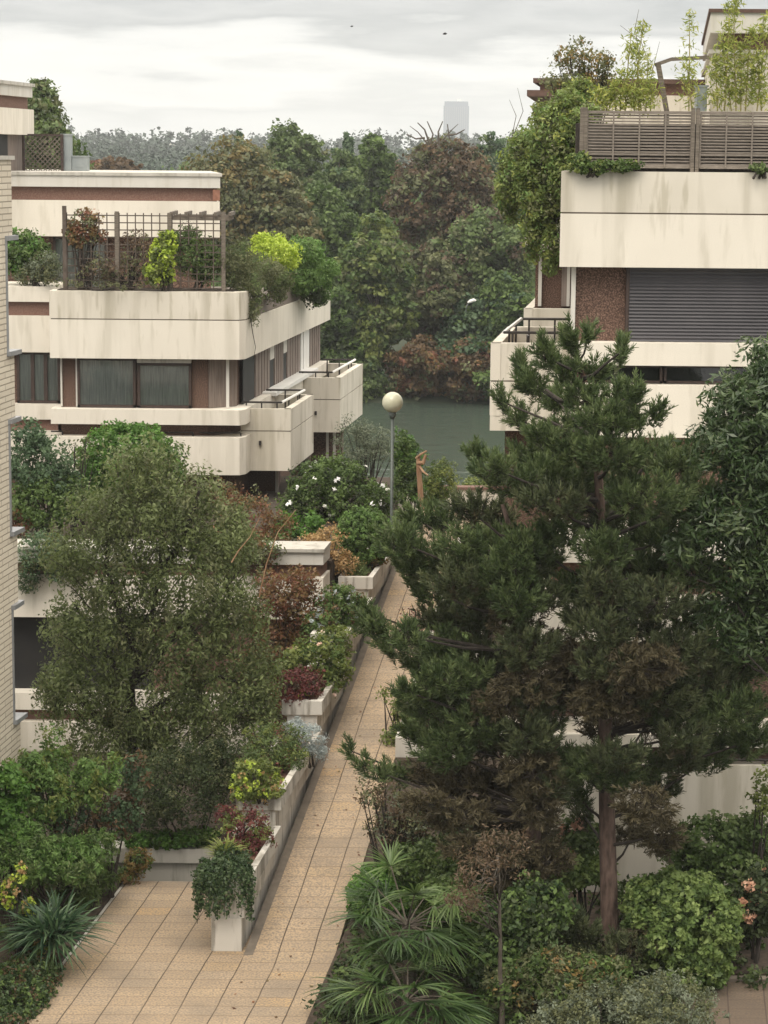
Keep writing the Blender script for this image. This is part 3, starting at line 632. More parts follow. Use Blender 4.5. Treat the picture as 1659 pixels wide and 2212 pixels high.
mb.build('ground_railing',M['iron'],C_)
# roof storey, right edge
YP=38; xp=P(1531,30,YP).x
zp=[zat(v,YP,1590) for v in (19,27,71,107,116,380)]
def pblock(nm,z0,z1,ins,mat,yi=None):
    yi=ins if yi is None else yi
    mb=MB(); mb.prism([(xp+ins,YP+yi),(XR,YP+yi),(XR,49),(vline(xp,YP,49)+ins,49)],z0,z1); mb.build(nm,M[mat],C_)
pblock('penthouse_coping',zp[1],zp[0],0,'soffit'); pblock('penthouse_roof_band',zp[2],zp[1],.04,'roofband'); pblock('penthouse_frieze',zp[3],zp[2],.3,'brownband'); pblock('penthouse_ledge',zp[4],zp[3],.02,'concrete',.02); pblock('penthouse_wall',zp[5]-1,zp[4],.08,'stucco_dirty')
YK=46.5; a=P(1135,200,YK); b=P(1521,200,YK); zk=[zat(v,YK,1330) for v in (170,180,205,232,400)]
mb=MB(); mb.prism([(a.x+.15,YK),(b.x+3,YK),(b.x+4,53),(a.x+.9,53)],zk[1],zk[0]); mb.build('canopy_coping',M['soffit'],C_)
mb=MB(); mb.prism([(a.x,YK-.5),(a.x+.55,YK-.5),(a.x+1.3,53),(a.x+.7,53)],zk[1]-.28,zk[1]-.16); mb.build('canopy_lip',M['soffit'],C_)
mb=MB(); mb.prism([(a.x+.3,YK+.15),(b.x+3,YK+.15),(b.x+4,53),(a.x+1.1,53)],zk[2],zk[1]); mb.build('rear_frieze',M['brownband'],C_)
mb=MB(); mb.prism([(a.x+.5,YK+.1),(b.x+3,YK+.1),(b.x+4,53),(a.x+1.3,53)],9.8,zk[2]); mb.build('rear_top_wall',M['stucco_dirty'],C_)
# fence on the roof terrace
T=thing('louvred_fence',(XC+.4,36.2,zc[0]),'weathered grey wooden louvre fence along the parapet of the right roof terrace','fence')
def louvre(pa,pb):
    a=P(pa,300,36.2).x; b=P(pb,300,36.2).x; z0=zat(362,36.2,1400)+.02; z1=zat(240,36.2,1400)
    mb=MB(); k=z0+.02
    while k<z1-.05: 
        mb.prism([(a,36.17),(b,36.17),(b,36.21),(a,36.21)],[k,k,k+.012,k+.012],[k+.018,k+.018,k+.030,k+.030]); k+=.047
    mb.build('slat_panel',M['slat'],T)
    f=MB(); f.box(a,b,36.15,36.24,z1-.045,z1); f.box(a,b,36.15,36.24,z0-.03,z0+.02); f.box(a,b,36.15,36.24,z0+.17,z0+.20)
    n=4
    for i in range(n+1): x=a+(b-a)*i/n; f.box(x-.012,x+.012,36.14,36.16,z0-.02,z1-.01)
    f.build('panel_frame',M['slat'],T)
louvre(1268,1492); louvre(1512,1735)
for px in (1256,1264,1496,1506):
    x=P(px,300,36.15).x; mb=MB(); mb.box(x-.028,x+.028,36.1,36.16,zc[0]-.1,zat(233,36.2,1400)); mb.build('post',M['wood'],T)
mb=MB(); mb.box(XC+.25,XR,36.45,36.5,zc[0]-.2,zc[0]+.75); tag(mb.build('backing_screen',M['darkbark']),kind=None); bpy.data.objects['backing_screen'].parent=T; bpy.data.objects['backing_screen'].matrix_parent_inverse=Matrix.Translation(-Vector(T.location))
# pergola
T=thing('pergola',tuple(P(1440,235,37.6)),'leaning weathered timber pergola post and beam behind the louvre fence','pergola')
a=P(1421,138,37.6); b=P(1440,240,37.6); mb=MB(); mb.tube([a+Vector((0,0,.02)),b,b-Vector((0,0,1))],.055,4); mb.build('post',M['wood'],T)
mb=MB(); mb.tube([P(1416,140,37.6),P(1450,128,37.7),P(1530,124,37.9)],.04,4); mb.build('beam',M['wood'],T)
a=P(1506,200,37.5); b=P(1528,200,37.5); mb=MB(); mb.box(a.x,b.x,37.5,37.8,zat(240,37.5,1515),zat(188,37.5,1515)); mb.box(a.x-.02,b.x+.02,37.48,37.82,zat(188,37.5,1515),zat(188,37.5,1515)+.03)
tag(mb.build('vent_unit',M['zinc']),'small pale metal box beside the penthouse wall behind the fence','vent unit')
# ================================================================== LOWER LEFT BUILDING (roof garden above)
YQ=44; zq=[zat(v,YQ,400) for v in (1184,1190,1218,1246,1336,1500,1536,1562,1566)]
xq=Lx(YQ)-.78
B_=thing('garden_building',(xq,YQ,-1),'low cream block under the roof garden, half hidden behind the olive green tree','building')
def qband(nm,z0,z1,mat,ins=0):
    mb=MB(); mb.prism([(-14,YQ+ins),(xq-ins*.3,YQ+ins),(xq-ins*.3+VX*.88,44.88),(-14,44.88)],z0,z1); mb.build(nm,M[mat],B_)
qband('coping',zq[1],zq[0]+.01,'concrete',-.06); qband('roof_band',zq[2],zq[1],'roofband'); qband('frieze',zq[3],zq[2],'brownband',.18); qband('parapet',zq[4],zq[3],'stucco')
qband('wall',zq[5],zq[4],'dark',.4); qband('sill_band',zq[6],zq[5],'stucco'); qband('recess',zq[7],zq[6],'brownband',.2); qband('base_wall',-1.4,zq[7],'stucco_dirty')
mb=MB(); mb.box(P(330,1400,YQ).x,xq-.3,YQ+.2,YQ+.39,zq[5],zq[4]-.003); mb.build('wall_panel',M['brownband'],B_)
# ================================================================== BRICK BUILDING at the left edge
XE=P(33,900,35).x
E_=thing('brick_building',(XE,35,0),'cream brick wall with grey metal corner windows at the left edge','building')
def ebox(nm,z0,z1,cut,mat): 
    mb=MB(); ya=24; ye=35-cut; mb.prism([(XE-4,ya),(vline(XE,35,ya),ya),(XE-VX*cut,ye),(XE-4,ye)],z0,z1); return mb.build(nm,M[mat],E_)
ze=[zat(v,35,25) for v in (345,508,765,900,1150,1298,1552)]
ebox('brick_pier',ze[1],ze[0],0,'brick'); ebox('brick_pier',ze[3],ze[2],0,'brick'); ebox('brick_pier',ze[5],ze[4],0,'brick'); ebox('brick_pier',-1,ze[6],0,'brick')
for a,b in ((ze[2],ze[1]),(ze[4],ze[3]),(ze[6],ze[5])):
    fw=.3
    ebox('brick_pier',a,b,fw+.08,'brick')
    ye=35-fw; mb=MB(); xx=XE-VX*fw; mb.prism([(xx-.09,ye-.08),(xx+.012,ye-.08),(xx+.012,ye),(xx-.09,ye)],a+.07,b-.07)
    o=mb.build('window_jamb',M['steel'],E_)
    mb=MB(); mb.prism([(XE-.16,ye-.09),(xx+.05,ye-.09),(XE+.10,35.12),(XE-.16,35.12)],a,a+.07); mb.build('sill',M['steel'],E_)
    mb=MB(); mb.prism([(XE-.16,ye-.09),(xx+.05,ye-.09),(XE+.08,35.1),(XE-.16,35.1)],b-.07,b); mb.build('lintel',M['steel'],E_)
mb=MB(); mb.prism([(XE-4,24),(vline(XE,35,24)+.04,24),(XE+.05,35.05),(XE-4,35.05)],ze[0],ze[0]+.06); mb.build('coping',M['concrete'],E_)
# ================================================================== STEPPED PLANTERS along the ramp
steps=[(31.75,34.35,1.12),(34.35,38.5,1.62),(38.5,41.6,2.12),(41.6,45.15,2.66),(45.15,48.6,3.08)]
def Px(Y): return Lx(Y)-.0
names=['nearest planter box with trailing ivy over its white end','planter box behind the nearest, with red leaved shrub and yellow green plant','middle planter box with flowering green and dark red shrubs','planter box below the round clipped bush, filled with mixed green plants','last and highest planter box, at the lamp post']
for i,(ya,yb,zt) in enumerate(steps):
    T=thing('planter',(Px(ya)-.3,ya,rz(ya)),'pale concrete '+names[i],'planter','stepped planters along the ramp')
    rbase=rz(ya); hl=.42
    f=MB(); x=Px; inn=.10
    # plinth
    f.prism([(x(ya)-.52,ya),(x(ya)-.08,ya),(x(yb)-.08,yb),(x(yb)-.52,yb)],[rbase-.9 if i else 0,rbase-.9 if i else 0,rbase-.9,rbase-.9],[zt-.62,zt-.62,zt-.62+(.0),zt-.62])
    f.build('plinth',M['wallconcrete'],T)
    b=MB()
    # flared trough: front, sides leaning outwards
    def ring(z,o,c): return [Vector((x(ya)-.56-o,ya+.02-c,z)),Vector((x(ya)-.04+o,ya+.02-c,z)),Vector((x(yb)-.04+o,yb,z)),Vector((x(yb)-.56-o,yb,z))]
    r0=ring(zt-.62,0,0); r1=ring(zt-.28,0,.0); r2=ring(zt-.24,.09,.06); r3=ring(zt,.09,.06)
    r3i=[Vector((x(ya)-.56,ya+.1,zt)),Vector((x(ya)-.04,ya+.1,zt)),Vector((x(yb)-.04,yb-.08,zt)),Vector((x(yb)-.56,yb-.08,zt))]
    for A_,B2 in ((r0,r1),(r1,r2),(r2,r3),(r3,r3i),(r3i,[v-Vector((0,0,.12)) for v in r3i])):
        for k in range(4): j=(k+1)%4; b.face([A_[k],A_[j],B2[j],B2[k]])
    b.face(r0[::-1]); b.build('trough',M['wallconcrete'],T)
    s=MB(); s.face([v-Vector((0,0,.10)) for v in r3i]); s.build('soil',M['mulch'],T)
mb=MB(); x=Px(48.62); mb.prism([(x-.35,48.62),(x+.02,48.62),(x+.2,50.1),(x-.2,50.1)],2,3.2)
tag(mb.build('low_wall',M['wallconcrete']),'short grey concrete wall end beside the foot of the lamp post','wall')
# planters on the right of the ramp
T=thing('side_planter',(Rx(38.6),38.6,.9),'pale concrete planter wall on the right side of the ramp, mostly behind the pine','planter')
mb=MB(); mb.prism([(Rx(38.6),38.6),(Rx(38.6)+1.1,38.6),(Rx(50)+1.1,50),(Rx(50),50)],-.5,[1.45,1.45,3.1,3.1]); mb.build('trough',M['wallconcrete'],T)
mb=MB(); mb.prism([(Rx(38.7)+.12,38.75),(Rx(38.7)+1.0,38.75),(Rx(49.9)+1.0,49.9),(Rx(49.9)+.12,49.9)],.5,[1.49,1.49,3.11,3.11]); mb.build('soil',M['mulch'],T)
# sunken wall with ivy on it
a=P(262,1840,36.1); b=P(452,1840,36.1); zt=P(360,1832,36.1).z; zm=P(360,1862,36.1).z
mb=MB(); mb.box(a.x-1,b.x+.2,36.15,36.4,-1.6,zm); mb.box(a.x-1,b.x+.2,36.05,36.5,zm,zt); tag(mb.build('retaining_wall',M['concrete']),'low grey concrete wall topped with ivy beyond the edge of the paving','wall')
# ================================================================== LAMP
Y=49.3; g=P(848,869,Y); T=thing('street_lamp',(P(845,1200,Y).x,Y,2.3),'tall street lamp with pale round globe on a thin dark green pole','lamp')
bx=P(845,1200,Y).x
mb=MB(); mb.tube([(bx,Y,2.5),(bx,Y,3.2),(bx,Y,3.3),(g.x,Y,g.z-.3)],[.06,.055,.036,.034],10); mb.build('pole',M['polelight'],T,smooth=True)
mb=MB(); mb.tube([(g.x,Y,g.z-.36),(g.x,Y,g.z-.3),(g.x,Y,g.z-.19)],[.045,.075,.085],14); mb.build('collar',M['polelight'],T,smooth=True)
mb=MB(); R_=.228; n=24
prev=None
for i in range(17):
    th=math.pi*(i/16); ringp=[(g.x+R_*math.sin(th)*math.cos(2*math.pi*k/n),Y+R_*math.sin(th)*math.sin(2*math.pi*k/n),g.z-R_*math.cos(th)) for k in range(n)]
    o=len(mb.v); mb.v+=ringp
    if i:
        for k in range(n): mb.f.append([o-n+k,o-n+(k+1)%n,o+(k+1)%n,o+k]); mb.m.append(0)
mb.build('globe',M['globe'],T,smooth=True)
# ================================================================== VEGETATION
def blades(mb,base,dirs,L,Wd,mi=0,droop=.35,segs=4,tint=None):
    """long arching strips: base (n,3), dirs (n,3)"""
    n=len(base); D=unit(np.array(dirs,float)); Ls=L*rng.uniform(.75,1.15,(n,1)); up=np.array([0,0,1.0])
    sd=unit(np.cross(D,up)+1e-3*rng.normal(size=(n,3))); roll=rng.uniform(-.6,.6,(n,1)); sd=unit(sd*np.cos(roll)+np.cross(D,sd)*np.sin(roll))
    t=rng.uniform(0,1,n) if tint is None else tint
    pv=np.array(base,float); 
    for i in range(segs):
        f0=i/segs; f1=(i+1)/segs
        nx=np.array(base,float)+D*Ls*f1-np.array([0,0,1])*droop*Ls*f1**2.2
        w0=Wd*(1-f0**2*.9)*(.6+.8*f0 if f0<.5 else 1); w1=Wd*(1-f1**2*.97)*(.6+.8*f1 if f1<.5 else 1)
        mb.quads(np.stack([pv-sd*w0/2,pv+sd*w0/2,nx+sd*w1/2,nx-sd*w1/2],1),t,mi); pv=nx
def needles(mb,Sx,Dx,Ls,n,L=.10,Wd=.011,mi=0,tint=None):
    k=len(Sx); S0=np.repeat(Sx,n,0); D0=np.repeat(unit(Dx),n,0); t=rng.uniform(0,1,(k*n,1)); ll=np.repeat(Ls.reshape(-1,1),n,0)
    r=rng.normal(size=(k*n,3)); r=unit(r-D0*np.sum(r*D0,1,keepdims=True)); nd=unit(r*(1.0-.45*t)+D0*(.55+.6*t)); L_=L*rng.uniform(.7,1.15,(k*n,1))
    p0=S0+D0*ll*t; p1=p0+nd*L_; sd=unit(np.cross(nd,rng.normal(size=(k*n,3))))*Wd/2
    tt=np.clip(np.repeat(rng.uniform(0,1,k) if tint is None else tint,n)*.6+rng.uniform(0,.4,k*n),0,1)
    mb.quads(np.stack([p0-sd,p0+sd,p1+sd*.4,p1-sd*.4],1),tt,mi)
def pine(name,label,Y,trunk,pads,r0,dens=1.0,depth=1.5,tw=None):
    tp=[P(x,y,Y) for x,y in trunk]; T=thing(name,tuple(tp[0]),label,'pine tree')
    mbt=MB(); n=len(tp); mbt.tube([tp[0]-Vector((0,0,.3))]+tp,[r0*1.25]+[r0*(1-.9*i/(n-1))+.012 for i in range(n)],14)
    zs=[p.z for p in tp]
    def tr_at(z):
        for a,b in zip(tp,tp[1:]):
            if a.z<=z<=b.z: return a.lerp(b,(z-a.z)/(b.z-a.z))
        return tp[-1] if z>tp[-1].z else tp[0]
    cols={'g':0,'w':1,'b':2}; crown=MB(); br=MB()
    for pd in pads:
        px,py,rx,ry,c=pd[:5]; dz=pd[5] if len(pd)>5 else rnd.uniform(-1,1)*depth
        off=min(abs(px-F*tr_at(P(px,py,Y).z).x/Y-829)/200,1)
        dz*=.45+.55*(1-off*.5)
        c0=P(px,py,Y+dz); a=m(rx,Y); b=m(ry,Y); dd=a*.8
        zt=c0.z-rnd.uniform(.15,.5)-.15*abs(c0.x-tr_at(c0.z).x); s=tr_at(max(zt,tp[0].z+.3)); mid=s.lerp(c0,.55)+Vector((0,0,-.06+rnd.uniform(-.05,.08)))
        L_=(c0-s).length; br.tube([s,s.lerp(mid,.5)+Vector((0,0,rnd.uniform(-.05,.05))),mid,c0],[.016+.014*L_,.014+.011*L_,.012+.006*L_,.010],6)
        tp_=py<960; k=max(7,int(a*b*3.14*(230 if tp_ else 265)*dens)); q_=.95 if tp_ else 1.12; a*=q_; b*=q_
        q=unit(rng.normal(size=(k,3)))*rng.uniform(.2,1,(k,1))**.5; pos=np.array(c0)+q*np.array([a,dd,b])
        out=np.array([c0.x-s.x,c0.y-s.y,0])*.35/max(L_,.3)
        d=unit(np.array([0,0,.85])+q*.75+out+rng.normal(size=(k,3))*.22)
        hang= c=='b'
        if hang: d=unit(d*np.array([1,1,.15])+rng.normal(size=(k,3))*.3)
        ls=rng.uniform(.14,.28,k)
        mi=cols[c]; needles(crown,pos-d*ls[:,None]*.5,d,ls,44 if not hang else 30,L=.092,Wd=.016,mi=mi)
        # some older brown needles behind the tips
        kb=k//3; needles(crown,pos[:kb]-d[:kb]*.25,d[:kb],ls[:kb],22,L=.085,Wd=.014,mi=1 if c=='g' else 2)
        for i in range(0,k,4):
            e_=Vector(pos[i]-d[i]*ls[i]*.5); br.tube([Vector(c0).lerp(e_,.05)-Vector((0,0,.03)),e_,e_+Vector(d[i])*ls[i]*.7],[.009,.006,.004],4,cap=False)
    mbt.build('trunk',M['pinebark'],T,smooth=True); br.build('branches',M['darkbark'],T); crown.build('crown',[LF['pine'],LF['pinewarm'],LF['pinebrown']],T)
    return T
g,wm,bn='g','w','b'
pine('pine_tree','tall dark pine with reddish trunk, its top in front of the right building',31,
 [(1322,2150),(1318,2030),(1312,1800),(1308,1600),(1306,1400),(1300,1150),(1288,950),(1262,850),(1238,715)],
 [(1236,730,24,40,g),(1272,722,16,26,g),(1338,762,18,32,g),(1352,752,10,18,g),(1128,800,20,38,g),(1178,770,26,40,g),(1150,830,34,28,g),(1225,800,34,34,g),(1290,800,26,30,g),(1200,860,44,30,g),(1262,860,44,28,g),(1085,868,20,24,g),(1120,898,40,22,g),(1330,850,40,36,g),(1372,850,22,34,g),(1425,885,24,18,g),
  (1310,905,60,30,g),(1230,925,58,28,g),(1172,940,40,24,g),(1380,905,44,22,g),(1160,985,70,28,g),(1240,975,60,34,g),(1330,975,70,38,g),(1026,980,22,22,g),(1062,1010,36,22,g),(1100,1035,60,30,g),(1205,1030,80,36,g),(1410,985,60,34,g),(1470,1010,60,36,g),(1300,1050,90,40,g),(1400,1070,80,40,g),(1500,1080,60,40,g),
  (1190,1080,70,30,wm),(1280,1120,70,30,wm),(1370,1140,80,40,g),(1465,1150,70,42,g),(1430,1215,60,40,g),(1350,1215,50,34,wm),(1500,1240,50,36,g),(1330,1290,90,34,g),(1240,1270,46,28,g),(1420,1300,70,40,wm),(1500,1330,60,40,g),(1260,1330,50,26,wm),(1370,1350,70,30,wm),(1545,1400,60,44,g),(1470,1410,70,40,wm),(1610,1440,50,40,g),
  (1280,1450,80,40,bn),(1380,1440,80,44,bn),(1240,1500,60,40,wm),(1330,1510,90,40,bn),(1430,1500,80,44,wm),(1520,1490,70,44,wm),(1600,1530,56,40,g),(1560,1590,70,34,g),(1480,1590,60,30,wm),(1530,1640,46,20,g),(1625,1600,40,34,g),(1300,1570,60,22,bn),(1400,1560,60,26,bn),
  (1215,1640,36,26,g),(1270,1660,60,30,g),(1390,1655,66,34,g),(1330,1635,60,28,wm),(1240,1710,44,28,g),(1430,1700,40,30,wm),(1390,1740,60,40,bn),(1430,1800,44,46,bn),(1370,1800,40,30,bn),(1260,1760,24,20,wm),(1200,1150,50,34,g,-.3),(1160,1180,40,30,g,-.3),(1302,1190,50,40,g,-.9),(1306,1270,50,36,wm,-1),(1300,1360,60,34,wm,-1.1),(1310,1440,60,40,wm,-1.1),(1340,1480,70,44,bn,-1),(1290,1520,50,30,bn,-1),(1410,1450,70,44,g,-.5),(1240,1420,40,40,bn,-.4),(1480,1540,80,40,g,-.6),(1460,1640,50,26,wm,-.4),(1330,1690,34,24,g,-.8),(1300,1655,46,24,g,-.9),(1240,2010,60,40,wm,-.9),(1330,2060,90,34,wm,-.9),(1400,2030,50,34,bn,-.8),(1200,2090,60,26,wm,-.9)],.135)
pine('pine_tree','bushy dark pine left of the tall one, its branches reaching over the ramp',31.2,
 [(1140,2010),(1150,1900),(1156,1700),(1150,1500),(1130,1320),(1105,1150),(1085,1090)],
 [(872,1160,30,34,g),(900,1120,30,26,g),(945,1120,36,30,g),(1010,1100,40,30,wm),(1075,1110,40,28,wm),(880,1215,34,30,g),(935,1200,46,34,g),(1000,1180,50,36,g),(1065,1180,50,38,g),(1130,1180,46,38,g),(1175,1215,40,34,g),(915,1265,40,30,g),(985,1255,56,36,wm),(1060,1255,60,40,g),(1135,1270,50,36,wm),(1190,1290,30,28,wm),(950,1330,50,34,wm),(1030,1330,60,40,wm),(1110,1350,56,38,bn),
  (792,1322,26,20,g),(808,1352,36,20,g),(842,1392,34,24,g),(880,1375,36,24,g),(905,1425,44,28,g),(965,1400,48,34,g),(950,1470,56,34,g),(1030,1420,56,40,wm),(1100,1440,50,38,g),(870,1490,28,22,g),(920,1520,50,34,g),(1000,1510,60,40,g),(1080,1520,60,40,bn),(1150,1520,44,34,wm),(900,1585,40,26,g),(970,1590,60,34,g),(1050,1600,60,36,wm),(1130,1610,56,40,wm),
  (758,1622,9,22,g),(782,1650,18,14,g),(818,1668,26,14,g),(865,1672,30,18,g),(920,1665,44,28,bn),(990,1680,60,36,bn),(1070,1690,60,40,bn),(1140,1690,50,40,bn),(920,1735,50,28,bn),(1000,1760,70,36,bn),(1080,1770,60,40,bn),(1150,1780,50,40,bn),(1010,1830,60,26,bn),(1090,1840,60,34,bn),(1180,1830,40,40,bn),(1140,1400,60,44,wm,-.9),(1140,1480,60,44,bn,-.9),(1150,1590,60,44,wm,-.9),(1150,1670,60,50,bn,-.9),(1160,1740,50,50,bn,-.8),(1120,1300,50,40,g,-.9),(1110,1220,50,40,g,-.8),(1180,1860,50,50,bn,-.6),(1120,1900,60,50,bn,-.5),(1060,1850,60,40,wm,-.4),(1030,1560,60,44,g,-.7),(960,1620,60,40,g,-.7),(1200,1400,34,40,bn),(1210,1480,34,34,bn),(1000,1460,60,40,g,-.6),(860,1170,40,40,g,-.4),(1200,1700,26,30,wm),(1190,1560,26,24,wm)],.12,depth=1.2)
# the big fine-leaved tree on the left
YT=38
t=thing('weeping_tree',tuple(P(285,1820,YT)),'large olive green tree with fine drooping leaves between the left brick wall and the ramp','tree')
ells=[E(300,1010,YT,90,50,.7),E(390,1070,YT,100,60,.8),E(220,1110,YT,90,60,.8),E(330,1120,YT,130,70,.9),E(480,1150,YT,80,60,.8),E(140,1190,YT,50,50,.6),E(240,1230,YT,120,80,1.1),E(420,1250,YT,140,90,1.1),E(140,1370,YT,50,60,.8),E(230,1370,YT,120,90,1),E(380,1390,YT,130,90,1.2),E(520,1350,YT,70,80,.9),E(180,1480,YT,100,80,1),E(330,1520,YT,130,90,1.2),E(470,1500,YT,100,80,1.1),E(560,1470,YT,50,70,.7),E(560,1570,YT,50,50,.7),E(240,1600,YT,100,50,1.1),E(400,1620,YT,130,60,1.2),E(115,1490,YT,40,30,.6)]
mb=MB(); c=foliage(mb,ells,1250,54,.19,.080,.032,0,.3,.9,1.7,tb=(.0,.95)); foliage(mb,ells,330,40,.16,.08,.032,1,.8,.9,1.7)
# weeping sprays hanging from the outer clumps
sp=c[rng.choice(len(c),520)]; kk=26; f=np.tile(np.linspace(0,1,kk),len(sp))[:,None]; sw=np.repeat(rng.normal(size=(len(sp),3))*[.22,.22,0],kk,0)
q=np.repeat(sp,kk,0)+sw*f-np.array([0,0,1])*f**1.5*np.repeat(rng.uniform(.25,.6,(len(sp),1)),kk,0)+rng.normal(size=(len(f),3))*.018
mb.quads(leafquads(q,rng.normal(size=q.shape),.06,.022,1.2),rng.uniform(.2,1,len(q)),0)
mb.build('crown',[LF['weeping'],LF['olive']],t)
mb=MB(); b0=P(285,1820,YT); top=P(282,1490,YT); mb.tube([b0-Vector((0,0,.6)),b0,P(290,1650,YT),top],[.13,.11,.09,.075],10)
for pts in ([(282,1490),(300,1420),(325,1340),(345,1240),(350,1120)],[(282,1480),(330,1440),(400,1340),(470,1290),(520,1230)],[(282,1490),(250,1440),(205,1380),(160,1300)],[(300,1420),(260,1330),(230,1220),(240,1100)],[(290,1560),(380,1500),(470,1460),(540,1480)],[(288,1600),(200,1540),(150,1480)],[(345,1240),(400,1160),(430,1060)],[(400,1340),(440,1400),(520,1420)]):
    p=[P(x,y,YT+rnd.uniform(-.25,.25)) for x,y in pts]; k=len(p); mb.tube(p,[.06*(1-i/k)+.008 for i in range(k)],7)
for i in rng.choice(len(c),90):
    q=Vector(c[i]); s=Vector((q.x*.55+top.x*.45,q.y,q.z-.25-.2*abs(q.x-top.x))); mb.tube([s,s.lerp(q,.5)+Vector((0,0,.08)),q],[.012,.008,.003],4,cap=False)
mb.build('trunk',M['darkbark'],t)
mb=MB()
for pts in ([(565,1110),(540,1160),(515,1190),(500,1215)],[(640,1100),(600,1150),(575,1220),(560,1290)]):
    p=[P(x,y,37.3) for x,y in pts]; mb.tube(p,[.004,.008,.011,.014],5)
mb.build('bare_twig',M['palewood'],t)
tree('laurel_tree','dark glossy broadleaf tree with long pointed leaves at the right edge',[E(1660,800,30,60,80,.5),E(1620,880,30,90,80,.7),E(1560,960,30,70,55,.6),E(1640,1000,30,90,110,.8),E(1600,1110,30,90,90,.8),E(1520,1130,30,50,40,.5),E(1660,1220,30,80,90,.7),E(1600,1230,30,60,50,.5),E(1640,1330,30,40,50,.4),E(1700,1100,30,90,300,.8),E(1600,1380,30,60,40,.4),E(1480,1180,30.2,50,40,.4),E(1560,1300,30.2,60,50,.4)],
 tuple(P(1740,2150,30)),'laurel',1150,30,.17,.125,.032,r0=.12,bark='darkbark',inner=.4,top=tuple(P(1690,1100,30)),flat=.9,nlimb=26)
# ---- shrubs: name,label,ells,leaf,nclump,per,clump radius,leaf length,leaf width
def gi(*a): return [E(*x) for x in a]
BZ=3.45
shrub('shrub','low dark fine-leaved shrub beneath the big olive green tree, above the ivy wall',gi((400,1690,37.4,110,100),(330,1730,37.3,60,60),(480,1650,37.6,50,70)),'dark',420,34,.13,.05,.024,base_z=-.3,extra=[('olive',130,26,.12,.05,.024,.8)])
shrub('clipped_bush','rounded bright green bush against the lower left balcony parapet',gi((280,1000,48.6,112,84,1.0)),'bright',420,36,.13,.07,.05,base_z=BZ,inner=.8,extra=[('green',200,30,.12,.07,.05,.6)])
shrub('shrub','dark green shrub beside the brick wall, below the curtained window',gi((80,1000,46,70,70),(60,950,46,40,40),(120,1040,46,50,50)),'bluegreen',190,30,.17,.08,.05,base_z=BZ)
shrub('shrub','mid green bush under the dark shrub beside the brick wall',gi((90,1090,45.6,70,55),(150,1070,46,50,40)),'green',170,32,.16,.08,.05,base_z=BZ)
shrub('shrub','thin airy shrub with small leaves in front of the pale lower parapet on the left',gi((175,985,47.5,32,50),(150,1000,47.5,30,40)),'olive',26,10,.1,.06,.035,base_z=BZ,stems=16)
shrub('conifer','bluish green conifer behind the left edge of the big olive green tree',gi((70,1200,45.4,50,60),(90,1280,45.2,40,40)),'bluegreen',120,40,.14,.06,.02,base_z=2.9)
shrub('shrub','small orange brown bush beside the metal window sill on the left',gi((40,1125,45.4,28,28)),'redbrown',30,26,.12,.06,.04,base_z=BZ)
shrub('shrub','rust brown autumn shrub at the foot of the balcony block',gi((545,1120,46.5,60,60),(600,1150,46.5,40,50),(490,1080,47,40,40),(560,1180,46,60,30)),'redbrown',170,28,.14,.06,.035,base_z=BZ,extra=[('olive',60,24,.13,.06,.035,.6)],stems=18)
tree('small_tree','thin red brown leaved tree in front of the pale lower wall left of the ramp',gi((620,1270,42.6,70,50),(650,1320,42.6,50,60),(580,1340,42.6,60,60),(620,1400,42.6,70,50),(560,1430,42.6,50,50),(600,1490,42.5,60,50)),tuple(P(600,1560,42.6)),'redbrown',420,26,.16,.08,.038,r0=.05,bark='darkbark',nlimb=24,extra=[('brown',60,(0,1))],inner=.3)
shrub('shrub','olive green shrub spilling over the roof edge right of the big olive green tree',gi((500,1165,44.2,56,34),(560,1190,43.8,44,30),(450,1180,44,44,30)),'olive',190,28,.15,.07,.035,base_z=BZ,extra=[('redbrown',60,24,.14,.07,.035,.6),('midgreen',60,24,.14,.07,.035,.8)])
shrub('shrub','grey green shrub spilling over the roof edge left of the big olive green tree',gi((90,1190,44.0,60,40),(140,1220,43.8,46,34),(60,1240,43.8,26,40)),'bluegreen',180,28,.15,.07,.03,base_z=BZ,extra=[('olive',70,24,.14,.07,.03,.7)])
shrub('rose_hedge','dark green rose hedge dotted with white flowers behind the clipped ball bush',gi((680,1060,50,70,60),(760,1080,50,80,60),(820,1090,50,50,50),(640,1100,49.6,40,60),(720,1020,50.4,70,30)),'green',420,32,.15,.07,.045,base_z=BZ,stems=24,extra=[('white',45,4,.05,.09,.08,.96),('dark',120,28,.15,.07,.045,.4)])
shrub('shrub','fresh bright green low shrub left of the peach coloured bush',gi((645,1140,48,50,34),(620,1165,47.8,40,22)),'bright',110,30,.14,.09,.055,base_z=BZ)
shrub('shrub','peach and cream leaved bush left of the clipped ball bush',gi((705,1185,45.6,50,46),(680,1190,45.4,36,34),(735,1212,45.4,38,26)),'peach',130,30,.12,.055,.035,base_z=2.7)
shrub('clipped_bush','round clipped green ball bush at the foot of the lamp post',[E(786,1160,46.6,60,58,.55)],'fern',620,36,.06,.05,.03,base_z=2.7,inner=.93,extra=[('green',420,36,.08,.05,.03,.8)])
shrub('olive_bush','grey green olive bush between the second balcony and the lamp post',gi((770,970,54,45,50),(800,940,54,40,30),(760,930,54,30,30),(830,960,54,30,40)),'grey',170,26,.17,.07,.025,base_z=3.1,stems=26,inner=.3)
shrub('shrub','upright fresh green shrub right of the lamp pole',gi((868,965,52.5,24,34),(885,1000,52.5,34,40),(880,1050,52.5,36,40)),'green',130,34,.13,.07,.045,base_z=2.4,extra=[('bright',60,30,.12,.07,.045,.8)])
shrub('shrub','rounded yellow green bush right of the bare pale trunk',gi((950,1040,54,38,46),(930,1070,54,40,34)),'yellowgreen',120,34,.14,.07,.035,base_z=2.4,extra=[('green',60,30,.12,.07,.035,.5)])
